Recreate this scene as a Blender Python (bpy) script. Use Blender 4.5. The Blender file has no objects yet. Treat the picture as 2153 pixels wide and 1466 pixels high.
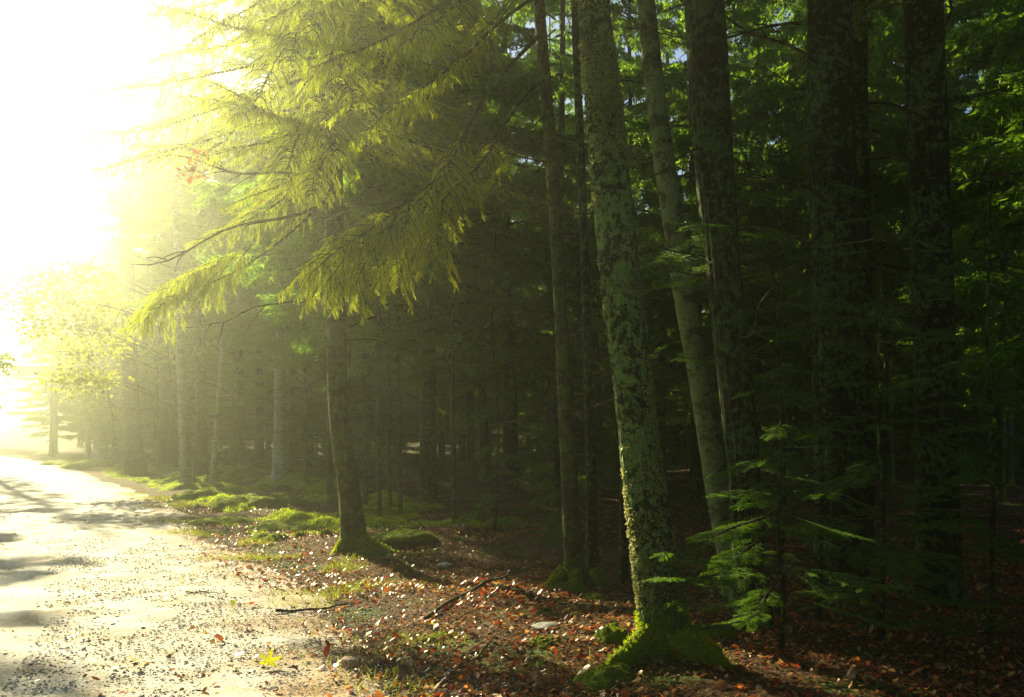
import bpy, math, random
import numpy as np
from mathutils import Matrix, Vector, Euler

random.seed(7)
S = bpy.context.scene
COL = S.collection
R = math.radians

# ------------------------------------------------------------------ camera, sky, sun, exposure
CAM_H = 1.5
FPX = 1864.0            # focal length in photo pixels (2153 wide)
HZ = 920.0              # horizon row in the photo
cam = bpy.data.cameras.new('camera')
cam.sensor_width = 36.0
cam.lens = 36.0 * FPX / 2153.0
cam.shift_y = (HZ - 733.0) / 2153.0
cam.clip_start = 0.05
cam.clip_end = 1500.0
cam_ob = bpy.data.objects.new('camera', cam)
cam_ob.location = (0, 0, CAM_H)
cam_ob.rotation_euler = (math.pi / 2, 0, 0)
COL.objects.link(cam_ob)
S.camera = cam_ob

SUN_AZ = R(-34.0)       # left of +Y
SUN_EL = R(24.5)
world = bpy.data.worlds.new('World')
S.world = world
world.use_nodes = True
wn = world.node_tree.nodes
sky = wn.new('ShaderNodeTexSky')
sky.sky_type = 'NISHITA'
sky.sun_disc = False
sky.sun_elevation = SUN_EL
sky.sun_rotation = SUN_AZ
sky.dust_density = 0.6
sky.air_density = 0.7
world.node_tree.links.new(sky.outputs[0], wn['Background'].inputs[0])
wn['Background'].inputs[1].default_value = 0.05

sun = bpy.data.lights.new('sun', 'SUN')
sun.energy = 5.0
sun.angle = R(0.5)
sun.color = (1.0, 0.87, 0.52)
sun_ob = bpy.data.objects.new('sun', sun)
to_sun = Vector((math.sin(SUN_AZ) * math.cos(SUN_EL), math.cos(SUN_AZ) * math.cos(SUN_EL), math.sin(SUN_EL)))
sun_ob.rotation_euler = to_sun.to_track_quat('Z', 'Y').to_euler()
sun_ob.location = to_sun * 60
COL.objects.link(sun_ob)

S.view_settings.view_transform = 'Standard'
S.view_settings.look = 'None'
S.view_settings.gamma = 1.0
S.view_settings.use_curve_mapping = False
S.view_settings.exposure = 1.9
S.render.engine = 'CYCLES'
cy = S.cycles
cy.use_denoising = True
cy.use_adaptive_sampling = False
cy.max_bounces = 8
cy.diffuse_bounces = 4
cy.glossy_bounces = 2
cy.transmission_bounces = 8
cy.volume_bounces = 0
cy.sample_clamp_indirect = 4.0

# ------------------------------------------------------------------ helpers
def P(px, py, D):
    """a point at depth D that the photograph shows at (px, py)"""
    return np.array([(px - 1076.5) / FPX * D, D, CAM_H + (HZ - py) / FPX * D])

def hash3(i, j, k):
    h = (i.astype(np.int64) * 374761393 + j.astype(np.int64) * 668265263 + k.astype(np.int64) * 2147483647 + 1013904223)
    h = (h ^ (h >> 13)) * 1274126177
    h = h & 0xFFFFFFFF
    h = ((h ^ (h >> 16)) * 2246822519) & 0xFFFFFFFF
    return ((h ^ (h >> 13)) & 0xFFFFFF) / float(0xFFFFFF)

def vnoise(x, y, z):
    x, y, z = np.broadcast_arrays(np.asarray(x, float), np.asarray(y, float), np.asarray(z, float))
    i, j, k = np.floor(x), np.floor(y), np.floor(z)
    fx, fy, fz = x - i, y - j, z - k
    fx, fy, fz = [f * f * (3 - 2 * f) for f in (fx, fy, fz)]
    i, j, k = i.astype(np.int64), j.astype(np.int64), k.astype(np.int64)
    r = 0
    for a in (0, 1):
        for b in (0, 1):
            for c in (0, 1):
                w = (fx if a else 1 - fx) * (fy if b else 1 - fy) * (fz if c else 1 - fz)
                r = r + w * hash3(i + a, j + b, k + c)
    return r * 2 - 1

def fbm(x, y, z, octv=4):
    r, a, s = 0, 1.0, 1.0
    for o in range(octv):
        r = r + a * vnoise(np.asarray(x) * s + o * 17.3, np.asarray(y) * s - o * 9.1, np.asarray(z) * s + o * 4.7)
        a *= 0.5
        s *= 2.03
    return r

def mesh_np(name, V, faces, mats, midx=None, smooth=False, color=None):
    """faces: list of int arrays (n,3) or (n,4); midx: material index per face block"""
    me = bpy.data.meshes.new(name)
    V = np.asarray(V, np.float32)
    me.vertices.add(len(V))
    me.vertices.foreach_set('co', V.ravel())
    loops = np.concatenate([f.ravel() for f in faces]).astype(np.int32)
    tot = np.concatenate([np.full(len(f), f.shape[1], np.int32) for f in faces])
    start = np.concatenate([[0], np.cumsum(tot)[:-1]]).astype(np.int32)
    me.loops.add(len(loops))
    me.loops.foreach_set('vertex_index', loops)
    me.polygons.add(len(tot))
    me.polygons.foreach_set('loop_start', start)
    me.polygons.foreach_set('loop_total', tot)
    for m in mats:
        me.materials.append(m)
    if midx is not None:
        me.polygons.foreach_set('material_index', np.concatenate([np.full(len(f), i, np.int32) for f, i in zip(faces, midx)]))
    if smooth:
        me.polygons.foreach_set('use_smooth', np.ones(len(tot), bool))
    if color is not None:
        ca = me.color_attributes.new('tint', 'FLOAT_COLOR', 'POINT')
        c4 = np.ones((len(V), 4), np.float32)
        c4[:, :3] = color
        ca.data.foreach_set('color', c4.ravel())
    me.update(calc_edges=True)
    return me

def obj(name, me, parent=None, loc=(0, 0, 0), rot=None, scale=None, kind=None):
    o = bpy.data.objects.new(name, me)
    COL.objects.link(o)
    o.location = loc
    if rot is not None:
        o.rotation_euler = rot
    if scale is not None:
        o.scale = scale if hasattr(scale, '__len__') else (scale,) * 3
    if parent is not None:
        o.parent = parent
    if kind:
        o['kind'] = kind
    return o

def tag(o, label, cat, group=None):
    o['label'] = label
    o['category'] = cat
    if group:
        o['group'] = group
    return o

def thing(name, label, cat, loc, group=None, rz=0):
    o = bpy.data.objects.new(name, None)
    o.empty_display_size = 0.2
    COL.objects.link(o)
    o.location = loc
    o.rotation_euler = (0, 0, rz)
    return tag(o, label, cat, group)

def resample(path, n):
    path = np.asarray(path, float)
    d = np.concatenate([[0], np.cumsum(np.linalg.norm(np.diff(path, axis=0), axis=1))])
    t = np.linspace(0, d[-1], n)
    # smooth (catmull-rom like) by interpolating then filtering
    out = np.stack([np.interp(t, d, path[:, k]) for k in range(path.shape[1])], 1)
    for _ in range(max(1, n // 12)):
        out[1:-1] = 0.25 * out[:-2] + 0.5 * out[1:-1] + 0.25 * out[2:]
    return out

def tube(path, rad, sides, cap=True):
    """returns V, quads (with theta, index arrays for displacement)"""
    path = np.asarray(path, float)
    n = len(path)
    rad = np.broadcast_to(np.asarray(rad, float), (n,))
    T = np.gradient(path, axis=0)
    T /= np.linalg.norm(T, axis=1, keepdims=True) + 1e-12
    ref = np.array([0.13, 1, 0.07]) if abs(T[:, 1]).mean() < 0.8 else np.array([1, 0.1, 0.05])
    A = np.cross(T, ref)
    A /= np.linalg.norm(A, axis=1, keepdims=True)
    B = np.cross(T, A)
    th = np.linspace(0, 2 * np.pi, sides, endpoint=False)
    N = A[:, None, :] * np.cos(th)[None, :, None] + B[:, None, :] * np.sin(th)[None, :, None]
    V = path[:, None, :] + N * rad[:, None, None]
    i = np.arange(n - 1)[:, None] * sides
    j = np.arange(sides)[None, :]
    q = np.stack([i + j, i + (j + 1) % sides, i + sides + (j + 1) % sides, i + sides + j], -1).reshape(-1, 4)
    return V.reshape(-1, 3), q, N.reshape(-1, 3)

class Bag:
    """collects geometry blocks into one mesh"""
    def __init__(self):
        self.V, self.F, self.M, self.C, self.n = [], [], [], [], 0
    def add(self, V, F, m=0, c=None):
        V = np.asarray(V, float)
        self.V.append(V)
        self.F.append(np.asarray(F) + self.n)
        self.M.append(m)
        self.C.append(np.broadcast_to(np.asarray(c if c is not None else (1, 1, 1), float), (len(V), 3)))
        self.n += len(V)
    def mesh(self, name, mats, smooth=False, color=False):
        return mesh_np(name, np.concatenate(self.V), self.F, mats, self.M, smooth, np.concatenate(self.C) if color else None)

# ------------------------------------------------------------------ materials
def new_mat(name):
    m = bpy.data.materials.new(name)
    m.use_nodes = True
    nt = m.node_tree
    nt.nodes.clear()
    out = nt.nodes.new('ShaderNodeOutputMaterial')
    return m, nt, out

def N(nt, typ, **kw):
    n = nt.nodes.new(typ)
    for k, v in kw.items():
        if k.startswith('i_'):
            key = k[2:]
            n.inputs[int(key) if key.isdigit() else key.replace('_', ' ')].default_value = v
        else:
            setattr(n, k, v)
    return n

def ramp(nt, fac, stops):
    r = nt.nodes.new('ShaderNodeValToRGB')
    el = r.color_ramp.elements
    while len(el) < len(stops):
        el.new(0.5)
    for e, (p, c) in zip(el, stops):
        e.position = p
        e.color = (*c, 1) if len(c) == 3 else c
    nt.links.new(fac, r.inputs[0])
    return r.outputs[0]

def mixc(nt, f, a, b, mode='MIX'):
    m = nt.nodes.new('ShaderNodeMix')
    m.data_type = 'RGBA'
    m.blend_type = mode
    for sock, v in ((m.inputs[0], f), (m.inputs[6], a), (m.inputs[7], b)):
        if isinstance(v, bpy.types.NodeSocket):
            nt.links.new(v, sock)
        else:
            sock.default_value = v if not hasattr(v, '__len__') else ((*v, 1) if len(v) == 3 else v)
    return m.outputs[2]

def noise(nt, co, scale, detail=4, rough=0.6, dist=0.0):
    n = N(nt, 'ShaderNodeTexNoise', i_Scale=scale, i_Detail=detail, i_Roughness=rough, i_Distortion=dist)
    if co is not None:
        nt.links.new(co, n.inputs['Vector'])
    return n.outputs['Fac']

def coords(nt, scale=(1, 1, 1), kind='Object'):
    t = N(nt, 'ShaderNodeTexCoord')
    mp = N(nt, 'ShaderNodeMapping')
    mp.inputs['Scale'].default_value = scale
    nt.links.new(t.outputs[kind], mp.inputs['Vector'])
    return mp.outputs[0]

def bump(nt, h, strength, dist):
    b = N(nt, 'ShaderNodeBump', i_Strength=strength, i_Distance=dist)
    nt.links.new(h, b.inputs['Height'])
    return b.outputs[0]

def principled(nt, out, col, rough=0.85, nrm=None, spec=0.3):
    p = N(nt, 'ShaderNodeBsdfPrincipled')
    if isinstance(col, bpy.types.NodeSocket):
        nt.links.new(col, p.inputs['Base Color'])
    else:
        p.inputs['Base Color'].default_value = (*col, 1)
    if isinstance(rough, bpy.types.NodeSocket):
        nt.links.new(rough, p.inputs['Roughness'])
    else:
        p.inputs['Roughness'].default_value = rough
    p.inputs['Specular IOR Level'].default_value = spec
    if nrm is not None:
        nt.links.new(nrm, p.inputs['Normal'])
    nt.links.new(p.outputs[0], out.inputs[0])
    return p

def leaf_mat(name, dark, light, trans, tmix=0.5, use_tint=False, rough=0.55):
    m, nt, out = new_mat(name)
    co = coords(nt)
    n = noise(nt, co, 3.0, 3)
    oi = N(nt, 'ShaderNodeObjectInfo')
    ad = N(nt, 'ShaderNodeMath', operation='MULTIPLY_ADD')
    nt.links.new(oi.outputs['Random'], ad.inputs[0])
    ad.inputs[1].default_value = 0.3
    nt.links.new(n, ad.inputs[2])
    c = ramp(nt, ad.outputs[0], [(0.3, dark), (0.85, light)])
    tc = mixc(nt, 0.5, c, trans)
    tcol = mixc(nt, 0.75, c, trans)
    if use_tint:
        at = N(nt, 'ShaderNodeAttribute', attribute_name='tint')
        c = mixc(nt, 1.0, c, at.outputs['Color'], 'MULTIPLY')
        tcol = mixc(nt, 1.0, tcol, at.outputs['Color'], 'MULTIPLY')
    p = N(nt, 'ShaderNodeBsdfPrincipled', i_Roughness=rough)
    p.inputs['Specular IOR Level'].default_value = 0.35
    nt.links.new(c, p.inputs['Base Color'])
    t = N(nt, 'ShaderNodeBsdfTranslucent')
    nt.links.new(tcol, t.inputs[0])
    ms = N(nt, 'ShaderNodeMixShader', i_0=tmix)
    nt.links.new(p.outputs[0], ms.inputs[1])
    nt.links.new(t.outputs[0], ms.inputs[2])
    nt.links.new(ms.outputs[0], out.inputs[0])
    return m

def bark_mat(name, dark, mid, pale, lichen, lich_amt, vscale=(14, 14, 3.5), moss=None, moss_h=0.5, bstr=0.8, lich_scale=11):
    m, nt, out = new_mat(name)
    co = coords(nt, vscale)
    coi = coords(nt)
    n1 = noise(nt, co, 1.0, 6, 0.65, 0.3)
    vo = N(nt, 'ShaderNodeTexVoronoi', feature='DISTANCE_TO_EDGE', i_Scale=1.6)
    nt.links.new(co, vo.inputs['Vector'])
    c = ramp(nt, n1, [(0.32, dark), (0.5, mid), (0.72, pale)])
    crack = ramp(nt, vo.outputs['Distance'], [(0.0, (0.35, 0.35, 0.35)), (0.14, (1, 1, 1))])
    c = mixc(nt, 0.8, c, crack, 'MULTIPLY')
    n2 = noise(nt, coi, lich_scale, 6, 0.72)
    n3 = noise(nt, coi, 1.7, 3, 0.5)
    s = N(nt, 'ShaderNodeMath', operation='MULTIPLY_ADD')
    nt.links.new(n3, s.inputs[0])
    s.inputs[1].default_value = 0.45
    nt.links.new(n2, s.inputs[2])
    lm = ramp(nt, s.outputs[0], [(0.78 - 0.22 * lich_amt, (0, 0, 0)), (0.84 - 0.22 * lich_amt, (1, 1, 1))])
    n4 = noise(nt, coi, 60, 4, 0.7)
    lc = ramp(nt, n4, [(0.35, tuple(v * 0.45 for v in lichen)), (0.65, lichen)])
    c = mixc(nt, lm, c, lc)
    if moss is not None:
        sep = N(nt, 'ShaderNodeSeparateXYZ')
        nt.links.new(coi, sep.inputs[0])
        mm = N(nt, 'ShaderNodeMath', operation='MULTIPLY_ADD')
        nt.links.new(n3, mm.inputs[0])
        mm.inputs[1].default_value = -1.2 * moss_h
        nt.links.new(sep.outputs['Z'], mm.inputs[2])
        mf = ramp(nt, mm.outputs[0], [(0.0, (1, 1, 1)), (min(0.99, moss_h * 0.6), (0, 0, 0))])
        mc = ramp(nt, n4, [(0.3, tuple(v * 0.5 for v in moss)), (0.7, moss)])
        c = mixc(nt, mf, c, mc)
    hb = N(nt, 'ShaderNodeMath', operation='ADD')
    nt.links.new(n1, hb.inputs[0])
    nt.links.new(crack, hb.inputs[1])
    hb2 = N(nt, 'ShaderNodeMath', operation='MULTIPLY_ADD')
    nt.links.new(n4, hb2.inputs[0])
    hb2.inputs[1].default_value = 0.6
    nt.links.new(hb.outputs[0], hb2.inputs[2])
    principled(nt, out, c, 0.9, bump(nt, hb2.outputs[0], bstr, 0.02), 0.2)
    return m

M = {}
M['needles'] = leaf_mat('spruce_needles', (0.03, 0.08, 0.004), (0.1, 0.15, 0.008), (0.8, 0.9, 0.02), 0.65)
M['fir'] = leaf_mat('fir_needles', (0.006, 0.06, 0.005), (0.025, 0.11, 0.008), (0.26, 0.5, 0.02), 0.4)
M['far_needles'] = leaf_mat('distant_needles', (0.01, 0.06, 0.004), (0.04, 0.105, 0.007), (0.34, 0.62, 0.02), 0.48)
M['maple'] = leaf_mat('maple_leaves', (0.09, 0.15, 0.006), (0.14, 0.17, 0.008), (0.46, 0.5, 0.01), 0.55)
M['autumn'] = leaf_mat('autumn_twig_leaves', (0.16, 0.06, 0.01), (0.24, 0.10, 0.015), (0.55, 0.2, 0.02), 0.55)
M['litter'] = leaf_mat('leaf_litter', (0.85, 0.85, 0.85), (1, 1, 1), (1, 1, 1), 0.38, True, 0.36)
M['bark_lichen'] = bark_mat('lichen_bark', (0.006, 0.010, 0.003), (0.018, 0.028, 0.006), (0.045, 0.06, 0.016), (0.15, 0.27, 0.07), 0.4, moss=(0.08, 0.15, 0.008), moss_h=0.35, lich_scale=20)
M['bark_pale'] = bark_mat('smooth_pale_bark', (0.03, 0.045, 0.015), (0.07, 0.09, 0.03), (0.15, 0.17, 0.07), (0.2, 0.26, 0.10), 0.45, (7, 7, 7), bstr=0.25, lich_scale=6)
M['bark_stringy'] = bark_mat('stringy_bark', (0.008, 0.009, 0.003), (0.028, 0.034, 0.010), (0.07, 0.072, 0.025), (0.09, 0.18, 0.045), 0.25, (30, 30, 1.6), bstr=1.0, lich_scale=17)
M['bark_spruce'] = bark_mat('scaly_spruce_bark', (0.02, 0.019, 0.007), (0.05, 0.048, 0.016), (0.11, 0.10, 0.04), (0.11, 0.16, 0.045), 0.35, (20, 20, 9), moss=(0.10, 0.16, 0.008), moss_h=0.3)
M['bark_dark'] = bark_mat('dark_furrowed_bark', (0.004, 0.008, 0.002), (0.013, 0.022, 0.006), (0.04, 0.055, 0.016), (0.09, 0.18, 0.045), 0.2, (16, 16, 2.4), lich_scale=16)
M['bark_birch'] = bark_mat('birch_bark', (0.16, 0.16, 0.11), (0.34, 0.36, 0.26), (0.48, 0.49, 0.38), (0.3, 0.34, 0.18), 0.3, (3, 3, 22), bstr=0.3)
M['twig'] = bark_mat('twig_bark', (0.02, 0.014, 0.005), (0.05, 0.036, 0.014), (0.10, 0.075, 0.035), (0.16, 0.2, 0.08), 0.15, (25, 25, 25), bstr=0.4)

def m_moss():
    m, nt, out = new_mat('moss')
    co = coords(nt)
    n = noise(nt, co, 22, 5, 0.7)
    n2 = noise(nt, co, 3, 3, 0.6)
    c = ramp(nt, n, [(0.3, (0.03, 0.07, 0.004)), (0.55, (0.085, 0.16, 0.006)), (0.75, (0.15, 0.22, 0.012))])
    c = mixc(nt, n2, c, (0.12, 0.15, 0.01))
    p = principled(nt, out, c, 0.95, bump(nt, n, 1.0, 0.03), 0.1)
    p.inputs['Sheen Weight'].default_value = 0.3
    p.inputs['Sheen Tint'].default_value = (0.6, 0.8, 0.1, 1)
    return m
M['moss'] = m_moss()
M['moss_fuzz'] = leaf_mat('moss_fuzz', (0.07, 0.14, 0.005), (0.15, 0.23, 0.01), (0.6, 0.72, 0.015), 0.6)
M['lichen'] = leaf_mat('lichen_flakes', (0.07, 0.13, 0.03), (0.28, 0.38, 0.12), (0.6, 0.55, 0.2), 0.4)
M['grass'] = leaf_mat('grass_blades', (0.07, 0.12, 0.01), (0.14, 0.18, 0.015), (0.4, 0.44, 0.02), 0.5)

def m_floor():
    m, nt, out = new_mat('forest_floor')
    co = coords(nt)
    a = noise(nt, co, 1.1, 5, 0.6)
    b = noise(nt, co, 45, 6, 0.75)
    vo = N(nt, 'ShaderNodeTexVoronoi', i_Scale=28.0)
    nt.links.new(co, vo.inputs['Vector'])
    c = ramp(nt, b, [(0.3, (0.018, 0.011, 0.005)), (0.5, (0.06, 0.032, 0.012)), (0.72, (0.15, 0.075, 0.028))])
    c2 = ramp(nt, vo.outputs['Color'], [(0.2, (0.04, 0.02, 0.008)), (0.6, (0.13, 0.055, 0.015)), (0.9, (0.2, 0.12, 0.05))])
    c = mixc(nt, 0.4, c, c2)
    mf = ramp(nt, a, [(0.53, (0, 0, 0)), (0.62, (1, 1, 1))])
    c = mixc(nt, mf, c, (0.06, 0.1, 0.012))
    h = N(nt, 'ShaderNodeMath', operation='ADD')
    nt.links.new(b, h.inputs[0])
    nt.links.new(vo.outputs['Distance'], h.inputs[1])
    principled(nt, out, c, 0.95, bump(nt, h.outputs[0], 0.9, 0.03), 0.15)
    return m
M['floor'] = m_floor()

def m_road():
    m, nt, out = new_mat('gravel')
    co = coords(nt)
    vo = N(nt, 'ShaderNodeTexVoronoi', i_Scale=70.0)
    nt.links.new(co, vo.inputs['Vector'])
    vo2 = N(nt, 'ShaderNodeTexVoronoi', i_Scale=26.0)
    nt.links.new(co, vo2.inputs['Vector'])
    b = noise(nt, co, 2.2, 5, 0.65)
    sepc = N(nt, 'ShaderNodeSeparateColor')
    nt.links.new(vo.outputs['Color'], sepc.inputs[0])
    c = ramp(nt, sepc.outputs[0], [(0.1, (0.32, 0.315, 0.3)), (0.5, (0.48, 0.47, 0.45)), (0.95, (0.6, 0.585, 0.56))])
    dirt = ramp(nt, b, [(0.42, (1, 1, 1)), (0.66, (0.72, 0.6, 0.42))])
    c = mixc(nt, 1.0, c, dirt, 'MULTIPLY')
    at = N(nt, 'ShaderNodeAttribute', attribute_name='tint')
    c = mixc(nt, 1.0, c, at.outputs['Color'], 'MULTIPLY')
    h = N(nt, 'ShaderNodeMath', operation='MULTIPLY_ADD')
    nt.links.new(vo2.outputs['Distance'], h.inputs[0])
    h.inputs[1].default_value = 1.5
    nt.links.new(vo.outputs['Distance'], h.inputs[2])
    principled(nt, out, c, 0.85, bump(nt, h.outputs[0], 0.4, 0.008), 0.26)
    return m
M['road'] = m_road()

def m_stone(name, a, b):
    m, nt, out = new_mat(name)
    co = coords(nt)
    n = noise(nt, co, 12, 6, 0.65)
    c = ramp(nt, n, [(0.35, a), (0.7, b)])
    principled(nt, out, c, 0.8, bump(nt, n, 0.5, 0.01), 0.3)
    return m
M['stone_pink'] = m_stone('pink_stone', (0.24, 0.16, 0.11), (0.42, 0.31, 0.24))
M['stone_grey'] = m_stone('grey_stone', (0.14, 0.14, 0.13), (0.34, 0.33, 0.3))
def m_gravel():
    m, nt, out = new_mat('gravel_stones')
    at = N(nt, 'ShaderNodeAttribute', attribute_name='tint')
    principled(nt, out, at.outputs['Color'], 0.9, None, 0.15)
    return m
M['gravel'] = m_gravel()

# ------------------------------------------------------------------ ground and road
EDGE_Y = np.array([-12, 0, 5.1, 7.2, 8.2, 10, 13.3, 20, 51, 80, 140.0])
EDGE_X = np.array([8.2, 2.0, -0.45, -1.25, -1.85, -2.75, -4.5, -7.7, -26.0, -47.0, -95.0])
ROAD_W = 4.2
def edge_x(y):
    return np.interp(y, EDGE_Y, EDGE_X)

def off_road(x, y):
    """metres right (+) of the road's right edge, or left of its left edge; negative on the road"""
    e = edge_x(y)
    r = (x - e) * 0.88
    l = (e - ROAD_W * 1.14 - x) * 0.88
    return np.maximum(r, l)

def gz(x, y):
    x, y = np.asarray(x, float), np.asarray(y, float)
    d = off_road(x, y)
    t = np.clip((d + 0.3) / 2.5, 0, 1)
    t = t * t * (3 - 2 * t)
    h = 0.16 * fbm(x * 0.32, y * 0.32, 0.5, 3) + 0.05 * fbm(x * 1.3, y * 1.3, 3.1, 3) + 0.06
    n = 0.012 * fbm(x * 2.3, y * 2.3, 7.7, 3)
    far = np.clip((np.hypot(x, y) - 25) / 60, 0, 1)
    sm = lambda v: np.clip(v, 0, 1) ** 2 * (3 - 2 * np.clip(v, 0, 1))
    hill = 11 * sm((np.hypot(x, y) - 66) / 48) * sm((x - edge_x(y) - 8) / 22) * (y > 0)
    return t * h + n + 0.25 * far * t + hill

def floor_mesh():
    n = 340
    u = np.linspace(-1, 1, n)
    k = 4.2
    wx = np.sinh(u * k) / np.sinh(k) * 130.0
    wy = np.sinh(u * k) / np.sinh(k) * 130.0 + 6.5
    X, Y = np.meshgrid(wx, wy)
    Z = gz(X, Y)
    V = np.stack([X, Y, Z], -1).reshape(-1, 3)
    i = np.arange(n - 1)[:, None] * n
    j = np.arange(n - 1)[None, :]
    q = np.stack([i + j, i + j + 1, i + n + j + 1, i + n + j], -1).reshape(-1, 4)
    return mesh_np('ground', V, [q], [M['floor']], smooth=True)
ground = obj('ground', floor_mesh(), kind='structure')

def road_mesh():
    ys = np.concatenate([np.linspace(-12, 4, 30), np.linspace(4.1, 16, 190), np.linspace(16.3, 60, 110), np.linspace(61, 122, 40)])
    ts = np.linspace(0, 1, 64)
    Yg, Tg = np.meshgrid(ys, ts, indexing='ij')
    e = edge_x(Yg) + 0.22 * fbm(Yg * 0.7, 0.3, 0.1, 3) + 0.35
    wid = (ROAD_W + 0.7) * 1.14
    X = e - wid * (1 - Tg)
    prof = np.minimum(Tg, 1 - Tg) * wid
    lift = -0.03 + 0.055 * np.clip(prof / 0.75, 0, 1) + 0.012 * fbm(X * 3.1, Yg * 3.1, 2.2, 3)
    Z = gz(X, Yg) * 1.0 + lift
    V = np.stack([X, Yg, Z], -1).reshape(-1, 3)
    n, w = Yg.shape
    i = np.arange(n - 1)[:, None] * w
    j = np.arange(w - 1)[None, :]
    q = np.stack([i + j, i + j + 1, i + w + j + 1, i + w + j], -1).reshape(-1, 4)
    # soil washed into the gravel along its verge
    soil = np.clip(1.25 - prof / 1.1 + 0.5 * fbm(X * 1.7, Yg * 1.7, 5, 3), 0, 1).reshape(-1, 1)
    col = (1 - soil) * np.array([1, 1, 1]) + soil * np.array([0.62, 0.42, 0.2])
    return mesh_np('gravel_road', V, [q], [M['road']], smooth=True, color=col)
obj('gravel_road', road_mesh(), kind='structure')

# ------------------------------------------------------------------ foliage building blocks
def fingers(base, axis, length, rng, K, nl, nw, spread=0.95):
    """needle triangles round many twig tips. base (F,3), axis (F,3) unit, length (F,)"""
    F = len(base)
    axis = axis / (np.linalg.norm(axis, axis=1, keepdims=True) + 1e-9)
    ref = np.where(np.abs(axis[:, 2:3]) < 0.9, np.array([[0, 0, 1.0]]), np.array([[1.0, 0, 0]]))
    a = np.cross(axis, ref)
    a /= np.linalg.norm(a, axis=1, keepdims=True)
    b = np.cross(axis, a)
    u = (np.arange(K) + 0.5) / K
    ph = np.arange(K) * 2.39996
    phi = ph[None, :] + rng.uniform(0, 6.28, (F, 1)) + rng.normal(0, 0.3, (F, K))
    rad = a[:, None, :] * np.cos(phi)[..., None] + b[:, None, :] * np.sin(phi)[..., None]
    tan = -a[:, None, :] * np.sin(phi)[..., None] + b[:, None, :] * np.cos(phi)[..., None]
    uu = np.clip(u[None, :] + rng.normal(0, 0.03, (F, K)), 0, 1)
    p0 = base[:, None, :] + axis[:, None, :] * (uu * length[:, None])[..., None]
    taper = (1.05 - 0.35 * uu)[..., None]
    d = axis[:, None, :] * 0.75 + rad * spread
    d /= np.linalg.norm(d, axis=2, keepdims=True)
    L = nl * taper * rng.uniform(0.75, 1.2, (F, K, 1))
    v0 = p0 + tan * nw * 0.5
    v1 = p0 - tan * nw * 0.5
    v2 = p0 + d * L
    V = np.stack([v0, v1, v2], 2).reshape(-1, 3)
    T = np.arange(F * K * 3).reshape(-1, 3)
    return V, T

def branch_geo(rng, L=2.6, nsec=26, t0=0.18, droop=0.18, hang=0.75, flat=False, K=26, nl=0.019, nw=0.0068, fl=(0.06, 0.13), dens=1.0, r0=0.022, secl=0.34, even=False):
    """returns Bag wood, (needle V, T), tip"""
    wood = Bag()
    n = 18
    t = np.linspace(0, 1, n)
    y = 0.06 * L * np.sin(t * rng.uniform(2, 5) + rng.uniform(0, 6)) * t
    z = L * (-droop * t ** 1.6 + droop * 0.45 * t ** 4) + 0.015 * L * np.sin(t * 9 + rng.uniform(0, 6)) * t
    ax = np.stack([L * t, y, z], 1)
    V, q, _ = tube(ax, r0 * (1 - t) ** 0.8 + 0.003, 6)
    wood.add(V, q)
    fb, fa, flen = [], [], []
    def on_axis(tt):
        return np.array([np.interp(tt, t, ax[:, k]) for k in range(3)])
    for s in range(nsec):
        tt = t0 + (1 - t0) * (s + rng.uniform(0, 0.9)) / nsec
        side = 1 if s % 2 else -1
        l = L * secl * (1 - tt) ** 0.65 * rng.uniform(0.45, 1.3) + 0.1
        if even:
            l = rng.uniform(.28, .6) * (1.15 - .5 * (tt - t0) / (1 - t0))
        if tt < t0 + 0.12:
            l *= 0.6
        p = on_axis(tt)
        if rng.uniform() < .12:
            continue
        ang = R(rng.uniform(25, 78)) * side
        m = 7
        w = np.linspace(0, 1, m)
        dz = (-hang * 0.55 * w ** 1.7 + rng.uniform(-.2, .3) * w + .06 * np.sin(w * rng.uniform(3, 8))) * l if not flat else (-0.14 * w ** 2 + rng.uniform(-.06, .06) * w) * l
        sp = p[None, :] + np.stack([np.cos(ang * (1 - 0.25 * w)) * l * w, np.sin(ang * (1 - 0.25 * w)) * l * w, dz], 1)
        V, q, _ = tube(sp, (r0 * 0.28) * (1 - w) + 0.0016, 3)
        wood.add(V, q)
        nf = max(4, int(l / 0.019 * dens))
        gap = rng.uniform(0, 1, 4) < .25
        for f in range(nf):
            w_ = (f + rng.uniform(0.2, 1)) / nf
            w_ = 0.12 + 0.88 * w_
            if not flat and gap[min(3, int(w_ * 4))] and rng.uniform() < .8:
                continue
            b = np.array([np.interp(w_, w, sp[:, k]) for k in range(3)])
            d = sp[min(m - 1, int(w_ * (m - 1)) + 1)] - sp[max(0, int(w_ * (m - 1)) - 1)]
            d /= np.linalg.norm(d) + 1e-9
            perp = np.cross(d, [0, 0, 1]) * (1 if f % 2 else -1)
            if flat:
                a = d * 0.75 + perp * 0.75 + np.array([0, 0, rng.uniform(-0.15, 0.05)])
            else:
                g = rng.uniform(0.15, 1.25) * hang
                a = d * 0.42 + perp * rng.uniform(-0.2, 0.6) + np.array([0, 0, -1.0]) * g
            fb.append(b)
            fa.append(a)
            flen.append(rng.uniform(*fl) * (1.15 - 0.45 * w_))
        fb.append(sp[-2]); fa.append(sp[-1] - sp[-2]); flen.append(rng.uniform(*fl))
    # tip shoots along the axis itself
    for tt in np.linspace(max(t0, 0.45), 1, int(30 * dens)):
        b = on_axis(tt)
        fb.append(b); fa.append(np.array([0.8, rng.uniform(-.7, .7), rng.uniform(-0.5, 0.25)])); flen.append(rng.uniform(*fl))
    fb, fa, flen = np.array(fb), np.array(fa), np.array(flen)
    V, T = fingers(fb, fa, flen, rng, K, nl, nw)
    return wood, (V, T), ax[-1], len(fb)

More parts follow.
